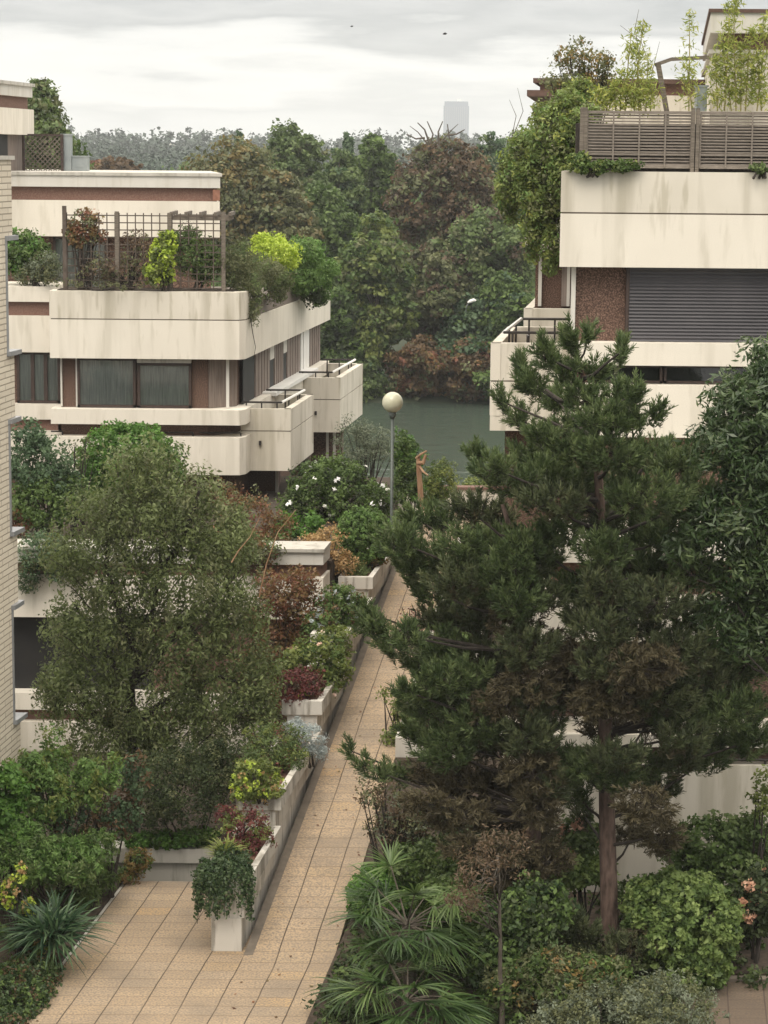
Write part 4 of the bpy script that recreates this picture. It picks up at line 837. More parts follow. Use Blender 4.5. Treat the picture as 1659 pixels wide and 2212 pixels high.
shrub('shrub','low yellow green plants just behind the terrace wall by the river',gi((1035,1045,57.5,50,12),(1075,1020,57.5,20,24)),'yellowgreen',50,24,.14,.08,.05,base_z=2.9)
# bare pale trunk
T=thing('dead_trunk',tuple(P(908,1090,51.6)),'bare pale orange tree trunk with snapped top behind the lamp post','tree trunk')
mb=MB(); mb.tube([P(x,y,51.6) for x,y in ((910,1100),(908,1060),(905,1020),(903,985))],[.07,.065,.06,.045],9); mb.build('trunk',M['palewood'],T)
mb=MB(); mb.tube([P(903,1000,51.6),P(914,1000,51.5),P(920,982,51.5)],[.06,.05,.03],7); mb.tube([P(899,990,51.6),P(908,982,51.5),P(922,974,51.5)],[.03,.03,.02],6); mb.tube([P(905,1005,51.6),P(915,1020,51.4),P(925,1027,51.3)],[.03,.025,.015],6); mb.build('snapped_branch',M['palewood'],T)
# planter planting
def strands(mb,pts,n,L0,L1,leaf=.05,mi=0,stem=1):
    for i in range(n):
        a=Vector(pts[0]).lerp(Vector(pts[1]),rnd.random())+Vector((0,rnd.uniform(-.05,0),0)); L_=rnd.uniform(L0,L1); k=int(L_/.03)
        c=np.array([[a.x+rnd.uniform(-.03,.03)+.03*math.sin(j*.2+i),a.y-.02-rnd.uniform(0,.05),a.z-j*.03] for j in range(k)])
        if k<2: continue
        c=np.repeat(c,3,0)+rng.normal(size=(k*3,3))*.018
        mb.quads(leafquads(c,np.tile([0,-1.,.3],(len(c),1)),leaf,leaf*.6,.6),rng.uniform(0,1,len(c)),mi)
        mb.tube([a,a-Vector((0,0.02,L_))],.004,4,stem,cap=False)
T=shrub('trailing_ivy','dark trailing ivy hanging over the end of the nearest planter box',on(1.1,(484,1872,56,24),(446,1885,24,18,-.1),(525,1885,22,20,-.1),(500,1850,40,20,.3)),'ivy',200,30,.07,.05,.03,base_z=1.1)
mb=MB(); a=P(430,1885,31.62); b=P(545,1885,31.62); strands(mb,(a,b),46,.15,.72,.05); strands(mb,(P(424,1880,31.8),P(436,1880,31.7)),10,.4,.85,.05); o=mb.build('hanging_strands',[LF['ivy'],M['darkbark']]); o.parent=T; o.matrix_parent_inverse=Matrix.Translation(-Vector(T.location))
T=thing('small_palm',tuple(P(488,1850,32.3)),'small bright green fan palm growing in the nearest planter box','palm')
mb=MB(); b0=np.array(P(488,1850,32.3)); n=150; d=rng.normal(size=(n,3))*np.array([1,.8,.35])+np.array([0,0,.9]); blades(mb,np.tile(b0,(n,1))+rng.normal(size=(n,3))*.04,d,.42,.03,0,.3,tint=rng.uniform(.6,1,n)); mb.build('fronds',[LF['yellowgreen']],T)
shrub('shrub','red and green leaved shrub in the nearest planter box behind the small palm',on(1.1,(530,1785,58,40),(560,1810,36,30,-.2),(500,1765,34,24),(520,1830,44,26,-.3)),'red',110,26,.08,.05,.022,base_z=1.1,extra=[('yellowgreen',90,24,.08,.05,.022,.5)],stems=14)
shrub('shrub','yellow green flowering plant spilling over the front of the second planter box',on(1.62,(558,1680,56,42),(530,1712,34,18,-.15),(585,1715,26,18,-.15)),'yellowgreen',130,28,.08,.06,.035,base_z=1.5,extra=[('lime',34,16,.06,.05,.035,.85),('peach',16,12,.05,.05,.035,.9)])
shrub('shrub','feathery green shrub with reddish underside in the second planter box',on(1.62,(590,1608,72,44),(560,1645,56,30,-.5),(625,1640,38,34,-.3)),'midgreen',180,30,.10,.055,.02,base_z=1.5,extra=[('yellowgreen',80,24,.09,.055,.02,.8),('red',34,20,.1,.05,.02,.3)])
shrub('lavender','silvery grey lavender bush at the edge of the ramp beside the second planter box',on(1.55,(662,1595,38,40),(682,1620,20,26),(640,1572,28,20)),'silver',120,26,.09,.06,.016,base_z=1.3)
shrub('shrub','yellow green shrub in the middle planter box',on(2.1,(690,1425,62,56),(728,1455,28,38),(630,1440,34,38),(690,1480,44,26,-.3)),'yellowgreen',190,28,.12,.07,.04,base_z=2.0,extra=[('green',80,24,.1,.07,.04,.5),('pink',12,6,.05,.06,.05,.95)])
shrub('shrub','dark crimson leaved shrub in front of the yellow green one in the middle planter box',on(2.1,(655,1475,50,36),(635,1495,40,22,-.2)),'red',120,28,.09,.05,.03,base_z=1.95,extra=[('brown',40,24,.09,.05,.03,.4)])
shrub('strappy_plant','small plant with pale strappy leaves at the front of the middle planter box',on(2.1,(655,1500,20,12)),'lime',12,6,.06,.12,.018,base_z=1.9)
shrub('shrub','green leafy shrub in the fourth planter box below the clipped ball bush',on(2.66,(735,1310,56,44),(700,1345,46,26,-.4),(768,1320,26,32)),'green',160,28,.11,.07,.04,base_z=2.4,extra=[('redbrown',50,22,.1,.06,.035,.6),('silver',16,16,.08,.06,.03,.9)])
shrub('tall_grass','tuft of upright grassy leaves at the fourth planter box',on(2.66,(765,1250,38,36)),'midgreen',60,16,.1,.2,.014,base_z=2.6,droop=-1.5,extra=[('yellowgreen',30,12,.1,.2,.014,.6)])
shrub('shrub','brown and orange low plants in the last planter box under the clipped ball bush',on(3.1,(802,1205,34,18),(772,1218,24,14,-.4)),'ruddy',50,20,.08,.05,.035,base_z=2.8)
shrub('shrub','fern-like green plants over the edge of the fourth planter box',on(2.6,(725,1370,40,16),(745,1395,18,24)),'yellowgreen',60,20,.09,.06,.03,base_z=2.3)
# right of the ramp
shrub('shrub','loose yellow green shrub leaning over the right side of the ramp',gi((870,1540,39.4,26,46),(850,1590,39.2,22,26),(840,1500,39.6,18,20)),'yellowgreen',70,20,.11,.055,.035,base_z=1.0,stems=14,inner=.3)
shrub('shrub','twiggy reddish shrub leaning over the right side of the ramp',gi((905,1345,44,40,26),(880,1330,44,26,20)),'red',34,14,.12,.045,.022,base_z=1.5,stems=26,inner=.2,extra=[('peach',16,10,.1,.045,.022,.4)])
shrub('shrub','airy small-leaved grey brown shrub overhanging the path left of the dark pine',gi((850,1790,35,70,40),(800,1700,35.2,34,50),(900,1760,35,60,50),(840,1730,35,50,50)),'brown',110,16,.12,.05,.028,base_z=.1,stems=40,inner=.2,extra=[('grey',60,14,.12,.045,.025,.5),('olive',80,16,.1,.05,.028,.4)])
shrub('clipped_hedge','clipped bright green hedge beside the path behind the fan palm',gi((800,1935,33.9,46,56,.5),(850,1920,33.9,60,50,.6)),'bright',420,32,.07,.05,.035,base_z=.1,inner=.9)
shrub('clipped_bush','large clipped light green laurel bush right of the pine trunk',gi((1475,1995,31.8,118,105,.8),(1490,2080,31.6,80,60,.6),(1420,1960,31.8,70,60,.6)),'green',560,32,.09,.075,.045,base_z=.1,inner=.85,extra=[('ball',620,32,.08,.075,.045,.95)])  # paler leaves in the outer shell paint the lit tops into the colour
shrub('shrub','low light green bush left of the pine trunk under the dried hydrangeas',gi((1220,1870,33.2,80,40),(1290,1880,33.2,40,30)),'ball',240,28,.10,.07,.045,base_z=.1,extra=[('green',100,28,.1,.07,.045,.5)])
shrub('hydrangea','hydrangea with dried orange pink flower heads against the wall left of the pine trunk',gi((1250,1812,33.4,56,46),(1225,1830,33.3,34,34),(1290,1800,33.4,24,30)),'midgreen',70,26,.12,.09,.06,base_z=.1,extra=[('drypink',16,90,.085,.05,.045,.98)])
shrub('shrub','broad green shrub in front of the pale wall on the right',gi((1540,1830,33.9,90,60),(1630,1820,33.9,70,70),(1590,1880,33.6,90,50),(1480,1850,33.9,50,40)),'green',300,30,.13,.075,.05,base_z=.1,extra=[('midgreen',120,26,.12,.075,.05,.8)])
shrub('hydrangea','dark hydrangea with brownish pink flower heads at the right edge',gi((1630,1960,32.4,50,70),(1640,1910,32.4,40,40)),'dark',110,26,.13,.09,.06,base_z=.1,extra=[('drypink',14,90,.085,.05,.045,.98)])
shrub('shrub','thin upright shrub with light leaves above the green shrubs at the right edge',gi((1650,1690,33.5,22,50),(1640,1740,33.5,26,26)),'yellowgreen',26,18,.1,.07,.04,base_z=.1)
shrub('shrub','low grey green shrub with small leaves at the bottom right',gi((1300,2190,29.3,150,60,.7),(1440,2180,29.3,120,70,.7),(1210,2230,29,80,50,.5)),'grey',520,30,.09,.045,.022,base_z=.1,extra=[('olive',420,30,.09,.045,.022,.6)])
shrub('shrub','dark glossy shrub between the fan palm and the pine trunk',gi((1120,2010,30.8,80,90),(1160,1960,30.8,70,60),(1080,2080,30.6,70,70)),'green',260,28,.13,.08,.045,base_z=.1,extra=[('dark',200,26,.13,.08,.045,.4),('ivy',90,20,.1,.08,.045,.8)])
shrub('shrub','low yellow brown fern-like shrub behind the grey green shrub at the bottom',gi((1200,2100,30,90,50),(1300,2100,30,60,30),(1100,2140,30,60,50)),'olive',180,26,.12,.07,.028,base_z=.1,extra=[('ruddy',40,20,.1,.06,.03,.7),('green',160,26,.12,.07,.03,.5)])
T=tree('sapling','slender young tree with greenish stem and thin brownish crown beside the fan palm',gi((1040,1880,28.6,80,60,.5),(1090,1830,28.6,60,50,.4),(1000,1930,28.6,50,50,.4)),tuple(P(1084,2225,28.6)),'brown',70,22,.14,.06,.018,r0=.035,bark='bark',top=tuple(P(1075,1850,28.6)),inner=.2,nlimb=26)
mb=MB(); el=[]
for i in range(24): y=27+i*.42; el.append(((Rx(y)+.36,y,.1),(.26,.3,.16)))
for i in range(60):
    y=rnd.uniform(26.5,34); x=rnd.uniform(Rx(y)+.40,4.0 if y<30.5 else 6); el.append(((x,y,.12),(.5,.5,.22)))
foliage(mb,el,1300,26,.12,.08,.045,0,.2); foliage(mb,el,260,22,.14,.09,.05,1,.7)
tag(mb.build('ground_cover',[LF['dark'],LF['green']]),'dark leafy ground cover under the palms and the pines on the right',' ground cover'.strip(),kind='stuff')
shrub('shrub','dark green undergrowth between the leaning path and the pines',gi((960,1960,31.5,70,60),(1010,1900,32.5,80,50),(900,1860,33.4,60,40),(1040,2010,31,50,60)),'green',330,28,.13,.08,.045,base_z=.1,extra=[('midgreen',160,24,.12,.08,.045,.7)],stems=12)
shrub('shrub','mixed dark shrubs at the foot of the left pine beside the ramp',gi((930,1800,35.5,80,50),(1000,1840,34.8,80,50),(1100,1860,34,80,50)),'dark',260,28,.14,.08,.045,base_z=.1,extra=[('olive',160,24,.13,.07,.04,.6)],stems=12)
# fan palm
def fanpalm(name,label,c,fr,base,s=1):
    T=thing(name,base,label,'palm'); mb=MB(); st=MB(); c=np.array(c)
    for i in range(fr):
        az=i*2.399+.3; el=rnd.uniform(-.25,1.15); d=np.array([math.cos(az)*math.cos(el),math.sin(az)*math.cos(el),math.sin(el)])
        pl=rnd.uniform(.45,.85)*s; tip=c+d*pl; st.tube([c,c+d*pl*.5+np.array([0,0,.03]),tip],[.014,.010,.008],5)
        u=np.cross(d,[0,0,1]); u/=np.linalg.norm(u)+1e-6; v=np.cross(u,d); n=38
        a=np.linspace(-1.9,1.9,n)+rng.normal(size=n)*.04; dd=d[None]*np.cos(a)[:,None]+u[None]*np.sin(a)[:,None]+v[None]*.12*rng.normal(size=(n,1))
        tn=np.clip(rnd.uniform(0,.6)+rng.uniform(0,.4,n),0,1)
        blades(mb,np.tile(tip,(n,1)),dd,.60*s*(rnd.uniform(.85,1.15)),.034,0,.30,5,tn)
    st.tube([np.array(base)-[0,0,.2],c],[.10,.08],8,0)
    mb.build('fronds',LF['palm'],T); st.build('stalks',M['bark'],T)
fanpalm('fan_palm','fan palm with large pleated green leaves beside the path at the bottom, upper one',tuple(P(880,2000,29.3)),19,(P(890,2100,29.3).x,29.3,.1),1.0)
fanpalm('fan_palm','low fan palm with drooping leaves at the very bottom edge beside the path',tuple(P(880,2160,28.4)),19,(P(880,2200,28.4).x,28.4,.1),1.0)
# left garden
shrub('shrub','tall light green upright shrub in front of the foot of the brick wall',gi((120,1640,34.6,30,76),(100,1720,34.5,70,60),(195,1690,34.6,34,56),(240,1670,34.7,20,46),(60,1690,34.5,46,66)),'fern',330,28,.11,.075,.03,base_z=.05,extra=[('yellowgreen',120,24,.1,.075,.03,.8)],stems=14)
shrub('shrub','glossy bright green shrub at the far left edge below the brick wall',gi((15,1720,33.9,40,80),(10,1790,33.8,40,60)),'bright',140,28,.12,.08,.05,base_z=.05)
shrub('shrub','dull red and dark green shrub beside the light green upright one',gi((290,1680,35.4,28,60),(250,1760,35.2,50,50),(160,1770,34.8,60,50)),'rust',110,26,.11,.06,.03,base_z=.05,extra=[('bluegreen',130,26,.11,.06,.04,.4)])
shrub('fern','soft feathery light green fern bush on the left above the yucca',gi((60,1850,33.9,90,60),(150,1860,34,80,50),(30,1810,33.9,60,50),(200,1830,34.6,50,40)),'fern',480,30,.10,.085,.024,base_z=.05,extra=[('midgreen',200,26,.1,.07,.022,.8),('bright',100,26,.1,.07,.022,.6)])
shrub('shrub','small yellow brown leaved shrub at the far corner of the paving',gi((300,1862,36.2,32,26),(270,1890,36,26,16)),'ruddy',80,24,.08,.05,.03,base_z=.05,extra=[('green',34,22,.08,.05,.03,.5)])
shrub('fern','dark green fern spreading beside the left edge of the paving',gi((215,1895,35.2,44,34),(180,1930,34.6,40,26)),'green',110,20,.10,.10,.022,base_z=.05,extra=[('midgreen',60,16,.1,.1,.022,.6)])
mb=MB(); el=[]
for i in range(40):
    y=rnd.uniform(29,35); x=rnd.uniform(LLx(y)-2.4,LLx(y)-.62); el.append(((x,y,.1),(.4,.4,.2)))
foliage(mb,el,420,24,.14,.08,.045,0,.2); tag(mb.build('ground_cover',[LF['green']]),'low green leaves under the shrubs along the left edge of the paving','ground cover',kind='stuff')
T=thing('yucca',tuple(P(112,2060,30.9)),'dark green yucca with long sword leaves beside the left edge of the paving','yucca')
mb=MB(); n=420; b0=np.array(P(112,2020,30.9)); d=rng.normal(size=(n,3))*np.array([1,.9,.3])+np.array([0,0,.55]); blades(mb,np.tile(b0,(n,1))+rng.normal(size=(n,3))*[.1,.1,.06],d,.84,.046,0,.30,5); mb.build('leaves',LF['yucca'],T)
shrub('flower_spike','plant with pale yellow flower spikes in front of the yucca',gi((88,2040,31.9,14,34),(60,1960,32.2,16,30),(20,1930,32.2,18,40),(45,1890,32.4,12,26)),'lime',60,16,.05,.045,.035,base_z=.05,extra=[('peach',40,14,.05,.045,.035,.6),('green',40,16,.06,.06,.03,.3)],stems=10)
shrub('ground_cover','low dark green and brown ground cover filling the bottom left corner',gi((25,2150,30.9,90,60,.8),(70,2100,31.6,60,36,.5),(-10,2220,30,90,50,.8)),'ivy',620,26,.10,.05,.035,base_z=.0,extra=[('rust',160,20,.09,.045,.03,.8),('green',300,22,.09,.05,.035,.8)],kind='stuff')
shrub('ivy','dense green ivy covering the top of the low grey wall beyond the paving',gi((360,1812,37.35,90,16,.25),(300,1818,37.3,30,14,.2),(430,1805,37.4,40,16,.25)),'bright',260,24,.06,.05,.04,base_z=.28,inner=.4,extra=[('green',160,22,.06,.05,.04,.6)])
# ---- left terrace
T=thing('trellis',tuple(P(310,622,52.35)),'weathered square wooden trellis along the front of the left roof terrace','trellis')
ZT0=zat(622,52.35,300); ZT1=zat(460,52.35,300); yT=52.36
for px,pt in ((140,446),(253,457),(367,459),(483,456)):
    x=P(px,540,yT).x; mb=MB(); mb.box(x-.045,x+.045,yT-.045,yT+.045,ZT0-.05,zat(pt,yT,300)); mb.build('post',M['lattice'] if px==140 else M['wood'],T)
for pa,pb in ((145,249),(258,363),(372,479)):
    a=P(pa,540,yT).x; b=P(pb,540,yT).x; mb=MB(); n=max(5,int((b-a)/.165))
    for i in range(n+1): x=a+(b-a)*i/n; mb.box(x-.013,x+.013,yT-.012,yT,ZT0,ZT1)
    k=ZT0
    while k<ZT1+.01: mb.box(a,b,yT,yT+.012,k-.013,k+.013); k+=.165
    mb.build('lattice',M['lattice'],T)
a=P(370,470,52.6); b=P(497,470,52.6); mb=MB()
for dy in (.1,.7,1.3): mb.box(a.x,b.x,52.5+dy,52.56+dy,zat(476,52.6,430),zat(466,52.6,430))
for i in range(5): x=a.x+(b.x-a.x)*i/4; mb.box(x-.03,x+.03,52.5,54,zat(466,52.6,430)+.003,zat(458,52.6,430))
mb.build('rafters',M['wood'],T)
shrub('climber','reddish climbing plant at the left end of the trellis',gi((180,480,52.5,34,26),(165,510,52.4,26,22),(200,505,52.5,26,18)),'redbrown',60,24,.13,.08,.05,base_z=8.4,stems=20,extra=[('olive',30,20,.12,.08,.05,.4)])
shrub('shrub','bright green leafy bush at the left end of the left roof terrace',gi((45,545,53.6,46,46),(85,560,53.6,30,36)),'green',150,26,.15,.09,.05,base_z=8.3,extra=[('bright',90,24,.14,.09,.05,.8)])
shrub('shrub','grey green bush between the bright bush and the trellis',gi((100,580,53,36,34),(65,590,53.2,30,24)),'grey',100,26,.13,.06,.025,base_z=8.35,extra=[('olive',60,22,.13,.06,.03,.4)])
shrub('shrub','yellow green variegated bush growing up in the middle of the trellis',gi((350,555,52.15,26,44),(345,590,52.15,28,22),(362,520,52.15,14,24)),'lime',90,22,.11,.09,.06,base_z=8.4,extra=[('yellowgreen',80,22,.12,.09,.06,.4)])
shrub('shrub','dark green bush behind the right panel of the trellis',gi((415,550,52.7,46,50),(450,570,52.7,36,40),(400,510,52.7,24,24)),'green',170,28,.14,.07,.04,base_z=8.4,extra=[('midgreen',60,22,.12,.07,.04,.7)])
shrub('climber','thin brown and green climber on the middle panel of the trellis',gi((300,560,52.5,40,44),(230,580,52.5,60,30),(290,520,52.5,30,20)),'brown',90,18,.13,.06,.035,base_z=8.4,stems=34,inner=.2,extra=[('olive',70,18,.12,.06,.035,.3)])
shrub('shrub','tuft of low pale plants along the top of the left terrace parapet',gi((150,612,52.15,40,8),(270,614,52.15,80,7)),'olive',70,14,.07,.05,.02,base_z=8.38)
shrub('lime_bush','bright lime yellow rounded bush on the right part of the left roof terrace',gi((590,540,56.5,50,30),(570,525,56.5,26,18),(615,560,56.5,30,24)),'lime',200,28,.14,.07,.04,base_z=7.9)
shrub('shrub','green feathery shrub spilling over the far corner of the left roof terrace',gi((650,550,59,50,34),(695,585,60,38,22),(650,600,59,46,34),(690,625,60.5,26,30)),'fern',420,26,.15,.12,.03,base_z=7.9,extra=[('green',70,24,.14,.1,.028,.5),('bright',60,20,.12,.1,.028,.8)])
shrub('shrub','dark plant hanging down over the side parapet at the far corner of the left terrace',gi((672,630,59.6,20,30),(690,645,60.5,14,16)),'dark',80,24,.13,.07,.04,base_z=7.7)
shrub('juniper','olive green juniper drooping over the corner of the left roof terrace parapet',gi((520,560,53,40,40),(560,590,54,50,34),(530,610,52.9,40,34),(590,600,55,40,26),(540,640,52.9,26,36),(545,675,52.7,16,22),(500,570,52.6,30,40),(600,620,55,30,30)),'olive',420,28,.15,.09,.02,base_z=8.2,extra=[('midgreen',160,26,.14,.09,.02,.7)],droop=.6)
o=MB(); o.tube([P(x,y,52.55) for x,y in ((540,680),(546,720),(552,750),(548,775))],[.012,.01,.008,.005],5); o=o.build('hanging_stem',M['darkbark']); j=bpy.data.objects['juniper']; o.parent=j; o.matrix_parent_inverse=Matrix.Translation(-Vector(j.location))
# ---- right terrace
shrub('climber','dense yellow green climber hanging down the corner of the right roof terrace',gi((1200,300,37.4,56,60),(1160,370,37.8,60,50),(1225,240,37.6,36,44),(1120,400,38.2,44,36),(1180,430,37.6,50,50),(1165,490,37.8,34,50),(1195,520,37.5,22,40),(1240,310,37.2,30,60),(1215,380,37.2,40,40),(1100,370,38.4,26,40),(1150,540,38,14,24),(1190,570,37.8,16,26),(1270,250,37,30,20),(1090,420,38.6,20,30),(1140,330,38,40,50),(1105,450,38.6,14,34),(1250,200,38,30,30),(1180,250,38.5,30,30)),'yellowgreen',1150,16,.10,.075,.035,base_z=10.2,extra=[('olive',300,26,.13,.07,.035,.3),('bamboo',130,12,.12,.08,.03,.95),('fern',160,14,.12,.08,.03,.9),('ball',420,20,.12,.07,.03,.85)],stems=30,inner=.3)
shrub('ivy','strands of green ivy trailing along the foot of the louvre fence',gi((1270,360,35.9,46,13,.12),(1340,358,35.92,40,12,.1),(1250,345,36,24,14,.15)),'green',110,20,.06,.05,.04,base_z=11.2,extra=[('yellowgreen',40,16,.06,.05,.04,.8)])
shrub('shrub','small green tuft at the right end of the louvre fence foot',gi((1640,362,35.95,20,10,.1)),'midgreen',20,20,.05,.05,.03,base_z=11.2)
shrub('shrub','open branched shrub with small olive leaves standing against the sky above the fence',gi((1240,120,39,44,34),(1290,140,39,40,36),(1220,170,39,46,34),(1270,190,39,60,34),(1320,170,39,24,26)),'olive',170,20,.13,.055,.035,base_z=11.0,stems=46,inner=.2,extra=[('ruddy',60,16,.12,.055,.035,.4)])
def bamboo(label,specs,leaf='bamboo',n=40):
    mb=MB(); a=P(*specs[0][:2],37.3)
    for (x0,y0,x1,y1) in specs:
        p0=P(x0,y0,37.3); p1=P(x1,y1,37.3+rnd.uniform(-.3,.3)); mid=p0.lerp(p1,.6)+Vector((rnd.uniform(-.04,.04),0,.03)); mb.tube([p0,mid,p1],[.012,.009,.003],5,1)
        f=rng.uniform(.12,1,(n,1)); c=np.array(p0)*(1-f)+np.array(p1)*f; k=7
        c=np.repeat(c,k,0)+rng.normal(size=(n*k,3))*np.array([.11,.11,.06])*np.repeat(1.25-f*.8,k,0)
        mb.quads(leafquads(c,np.tile([0,-.2,.6],(n*k,1)),.10,.022,.5),rng.uniform(0,1,n*k),0)
    b=P(specs[0][0],specs[0][1],37.3); o=mb.build('bamboo',[LF[leaf],M['bamboo_cane']],None,loc=tuple(b)); return tag(o,label,'bamboo','bamboo behind the louvre fence')
M['bamboo_cane']=simple('bamboo_cane',(.2,.18,.06),(.3,.26,.1),4,.6,bs=0)
bamboo('thin yellow bamboo clump rising left of the pergola post',[(1350,240,1365,60),(1370,240,1390,40),(1385,240,1372,90),(1395,240,1400,110),(1340,240,1345,150)])
bamboo('single slender bamboo stem between the pergola and the penthouse',[(1488,240,1490,25),(1495,240,1480,110)],n=34)
bamboo('tall yellow green bamboo clump in front of the penthouse',[(1565,240,1575,10),(1590,240,1590,-40),(1610,240,1625,60),(1550,240,1545,120),(1635,240,1650,30),(1600,240,1600,90),(1645,240,1640,120),(1580,240,1560,70)],n=70)
bamboo('low yellow bamboo leaves between the open branched shrub and the pergola post',[(1330,240,1325,180),(1350,240,1355,190),(1300,240,1295,190),(1380,240,1385,190),(1405,240,1408,170),(1310,240,1315,200)],n=34)
mb=MB()
for pts in ([(1400,200),(1410,150),(1425,90)],[(1380,120),(1372,60),(1380,20)],[(1395,120),(1385,90),(1340,55)],[(1105,300),(1115,250),(1100,215)],[(1110,290),(1130,240),(1118,190)]): mb.tube([P(x,y,38) for x,y in pts],[.010,.007,.003],4)
tag(mb.build('bare_twigs',M['bark'],None,loc=tuple(P(1380,235,38))),'bare thin twigs sticking up beside the bamboo against the sky','twigs')
mb=MB(); n=110; yy=rng.uniform(28.5,49,n); uu=rng.uniform(0,1,n)**2; xx=np.where(rng.uniform(0,1,n)<.5,Lx(yy)+.15+uu*.9,Rx(yy)-.05-uu*1.0); zz=np.maximum(0,(yy-LY)*SL)+.012
mb.quads(leafquads(np.stack([xx,yy,zz],1),np.tile([0,0,1.],(n,1)),.06,.035,0,.15),rng.uniform(0,1,n),0)
tag(mb.build('fallen_leaves',[LF['redbrown']]),'scattered fallen leaves on the path','leaves',kind='stuff')
# ================================================================== FAR BANK
def ft(label,px,top,hw,bot,Y,leaf,extra=None,n=300,L=.34,gr='trees on the far river bank',name='broadleaf_tree',sparse=1):
    cy=(top+bot)/2; h=(bot-top)/2
    el=[E(px,cy+h*.1,Y,hw*.82,h*.86)]
    for i in range(7):
        a=rnd.uniform(-1,1); el.append(E(px+a*hw*.62,cy+rnd.uniform(-.75,.6)*h*math.sqrt(max(.05,1-a*a*.6)),Y+rnd.uniform(-2.4,1.5),hw*rnd.uniform(.28,.46),h*rnd.uniform(.2,.36)))
    el.append(E(px+rnd.uniform(-.2,.2)*hw,top+h*.28,Y,hw*.4,h*.28))
    for i in range(5): a=rnd.uniform(-1,1); el.append(E(px+a*hw*.8,cy+rnd.uniform(-.8,.8)*h*.8,Y+rnd.uniform(-2,1),hw*.22,h*.14))
    c=P(px,cy,Y); b=(c.x,Y,terr(Y)-.2)
    return tree(name,label,el,b,leaf,int(n*1.6),30,.50*max(.7,hw/110),L*.8,L*.5,r0=.22,inner=.62,group=gr,extra=extra,nlimb=10,flat=.75)
ft('broad brownish yellow tree on the far bank, right behind the flat roof',505,305,150,580,131,'olive',[('autumn',330,(0,1)),('midgreen',60,(0,1))],320)
ft('yellow brown tree right of the largest brownish one on the far bank',600,370,90,600,129.5,'olive',[('autumn',80,(0,1))],320)
ft('tall green tree with bumpy top rising above the yellow brown ones',622,266,84,520,146,'midgreen',[('olive',60,(0,1))],300)
ft('pale green tree between the tall green one and the brown one',735,320,56,520,142,'midgreen',[('bluegreen',60,(0,1))],220)
ft('dark green round-topped tree left of the bare-topped brown tree',800,296,62,520,150,'green',[('dark',60,(0,1))],240)
t=ft('reddish brown chestnut with bare twigs standing out at its top',955,302,128,540,139,'rust',[('brown',220,(0,1)),('olive',300,(0,1))],220)
mb=MB(); b0=P(940,470,138)
mb.tube([b0,P(938,400,138),P(940,345,138)],[.16,.12,.09],7)
for pts in ([(940,345),(925,310),(905,285),(885,272)],[(940,345),(950,310),(975,280),(990,268)],[(939,360),(960,330),(985,315),(1000,300)],[(930,320),(935,290),(925,262)],[(950,310),(948,285),(955,262)],[(915,298),(900,300),(880,290)],[(965,292),(985,290),(1002,280)],[(938,380),(915,350),(890,335)],[(925,310),(915,280),(905,265)],[(955,305),(970,300),(968,268)]):
    mb.tube([P(x+rnd.uniform(-3,3),y,138) for x,y in pts],[.07,.05,.03,.015][:len(pts)],5)
o=mb.build('bare_branches',M['bark'],t)
ft('blue green tree behind the right shoulder of the brown chestnut',1075,290,70,520,158,'bluegreen',[('midgreen',50,(0,1))],260)
ft('small grey green tree at the right end of the far bank skyline',1140,300,50,480,160,'midgreen',None,160)
ft('green tree low between the yellow brown tree and the bright crown',700,400,95,640,133,'green',[('midgreen',110,(0,1))],330)
ft('round yellow green tree in the middle of the far bank',815,462,92,800,128.5,'yellowgreen',[('green',260,(0,1)),('olive',90,(0,1))],300)
ft('dark green tree on the bank behind the left terrace corner',735,610,66,850,127.6,'green',[('dark',80,(0,1))],260)
ft('grey green spreading tree on the right half of the far bank',1055,450,110,760,131,'midgreen',[('olive',120,(0,1)),('brown',50,(0,1))],400)
ft('tree with brownish leaves between the chestnut and the spreading one',945,520,84,800,129.5,'olive',[('brown',90,(0,1)),('midgreen',110,(0,1))],300)
ft('fresh green low tree on the bank left of the right building',1095,590,74,820,127.4,'green',[('bluegreen',100,(0,1))],300)
ft('dark green tree on the bank below the spreading grey green one',1010,640,70,830,127.6,'bluegreen',[('green',90,(0,1))],240)
ft('rust brown low tree at the water edge',905,730,74,868,126.2,'rust',[('redbrown',80,(0,1)),('olive',50,(0,1))],240,.28)
ft('rust and olive low tree at the water edge, right of the other rusty one',1010,735,84,868,126.0,'rust',[('redbrown',70,(0,1)),('olive',70,(0,1))],240,.28)
ft('green bush at the water edge below the dark green tree',770,770,70,872,126.1,'midgreen',[('bluegreen',60,(0,1))],200,.26,name='bank_bush')
ft('small green bush at the water edge on the far right',1085,790,60,868,125.8,'green',None,140,.26,name='bank_bush')
ft('rusty bush at the water edge beside the right building',1140,740,50,868,126.4,'rust',None,140,.26,name='bank_bush')
ft('dark green tree behind the left balconies on the far bank',640,560,70,860,128,'green',None,240)
ft('tall poplar-like tree rising behind the far left roof block',88,175,70,470,78,'midgreen',[('olive',150,(0,1)),('grey',40,(0,1))],330,.22,gr=None)
ft('lower green tree beside the far left lattice screen and chimney',150,300,40,420,80,'green',None,120,.2,gr=None)
ft('reddish tree just above the flat roof on the left',255,338,60,420,200,'rust',None,120,.5)
ft('second reddish tree above the flat roof, right beside the metal vent box',205,345,30,420,205,'redbrown',None,60,.5)
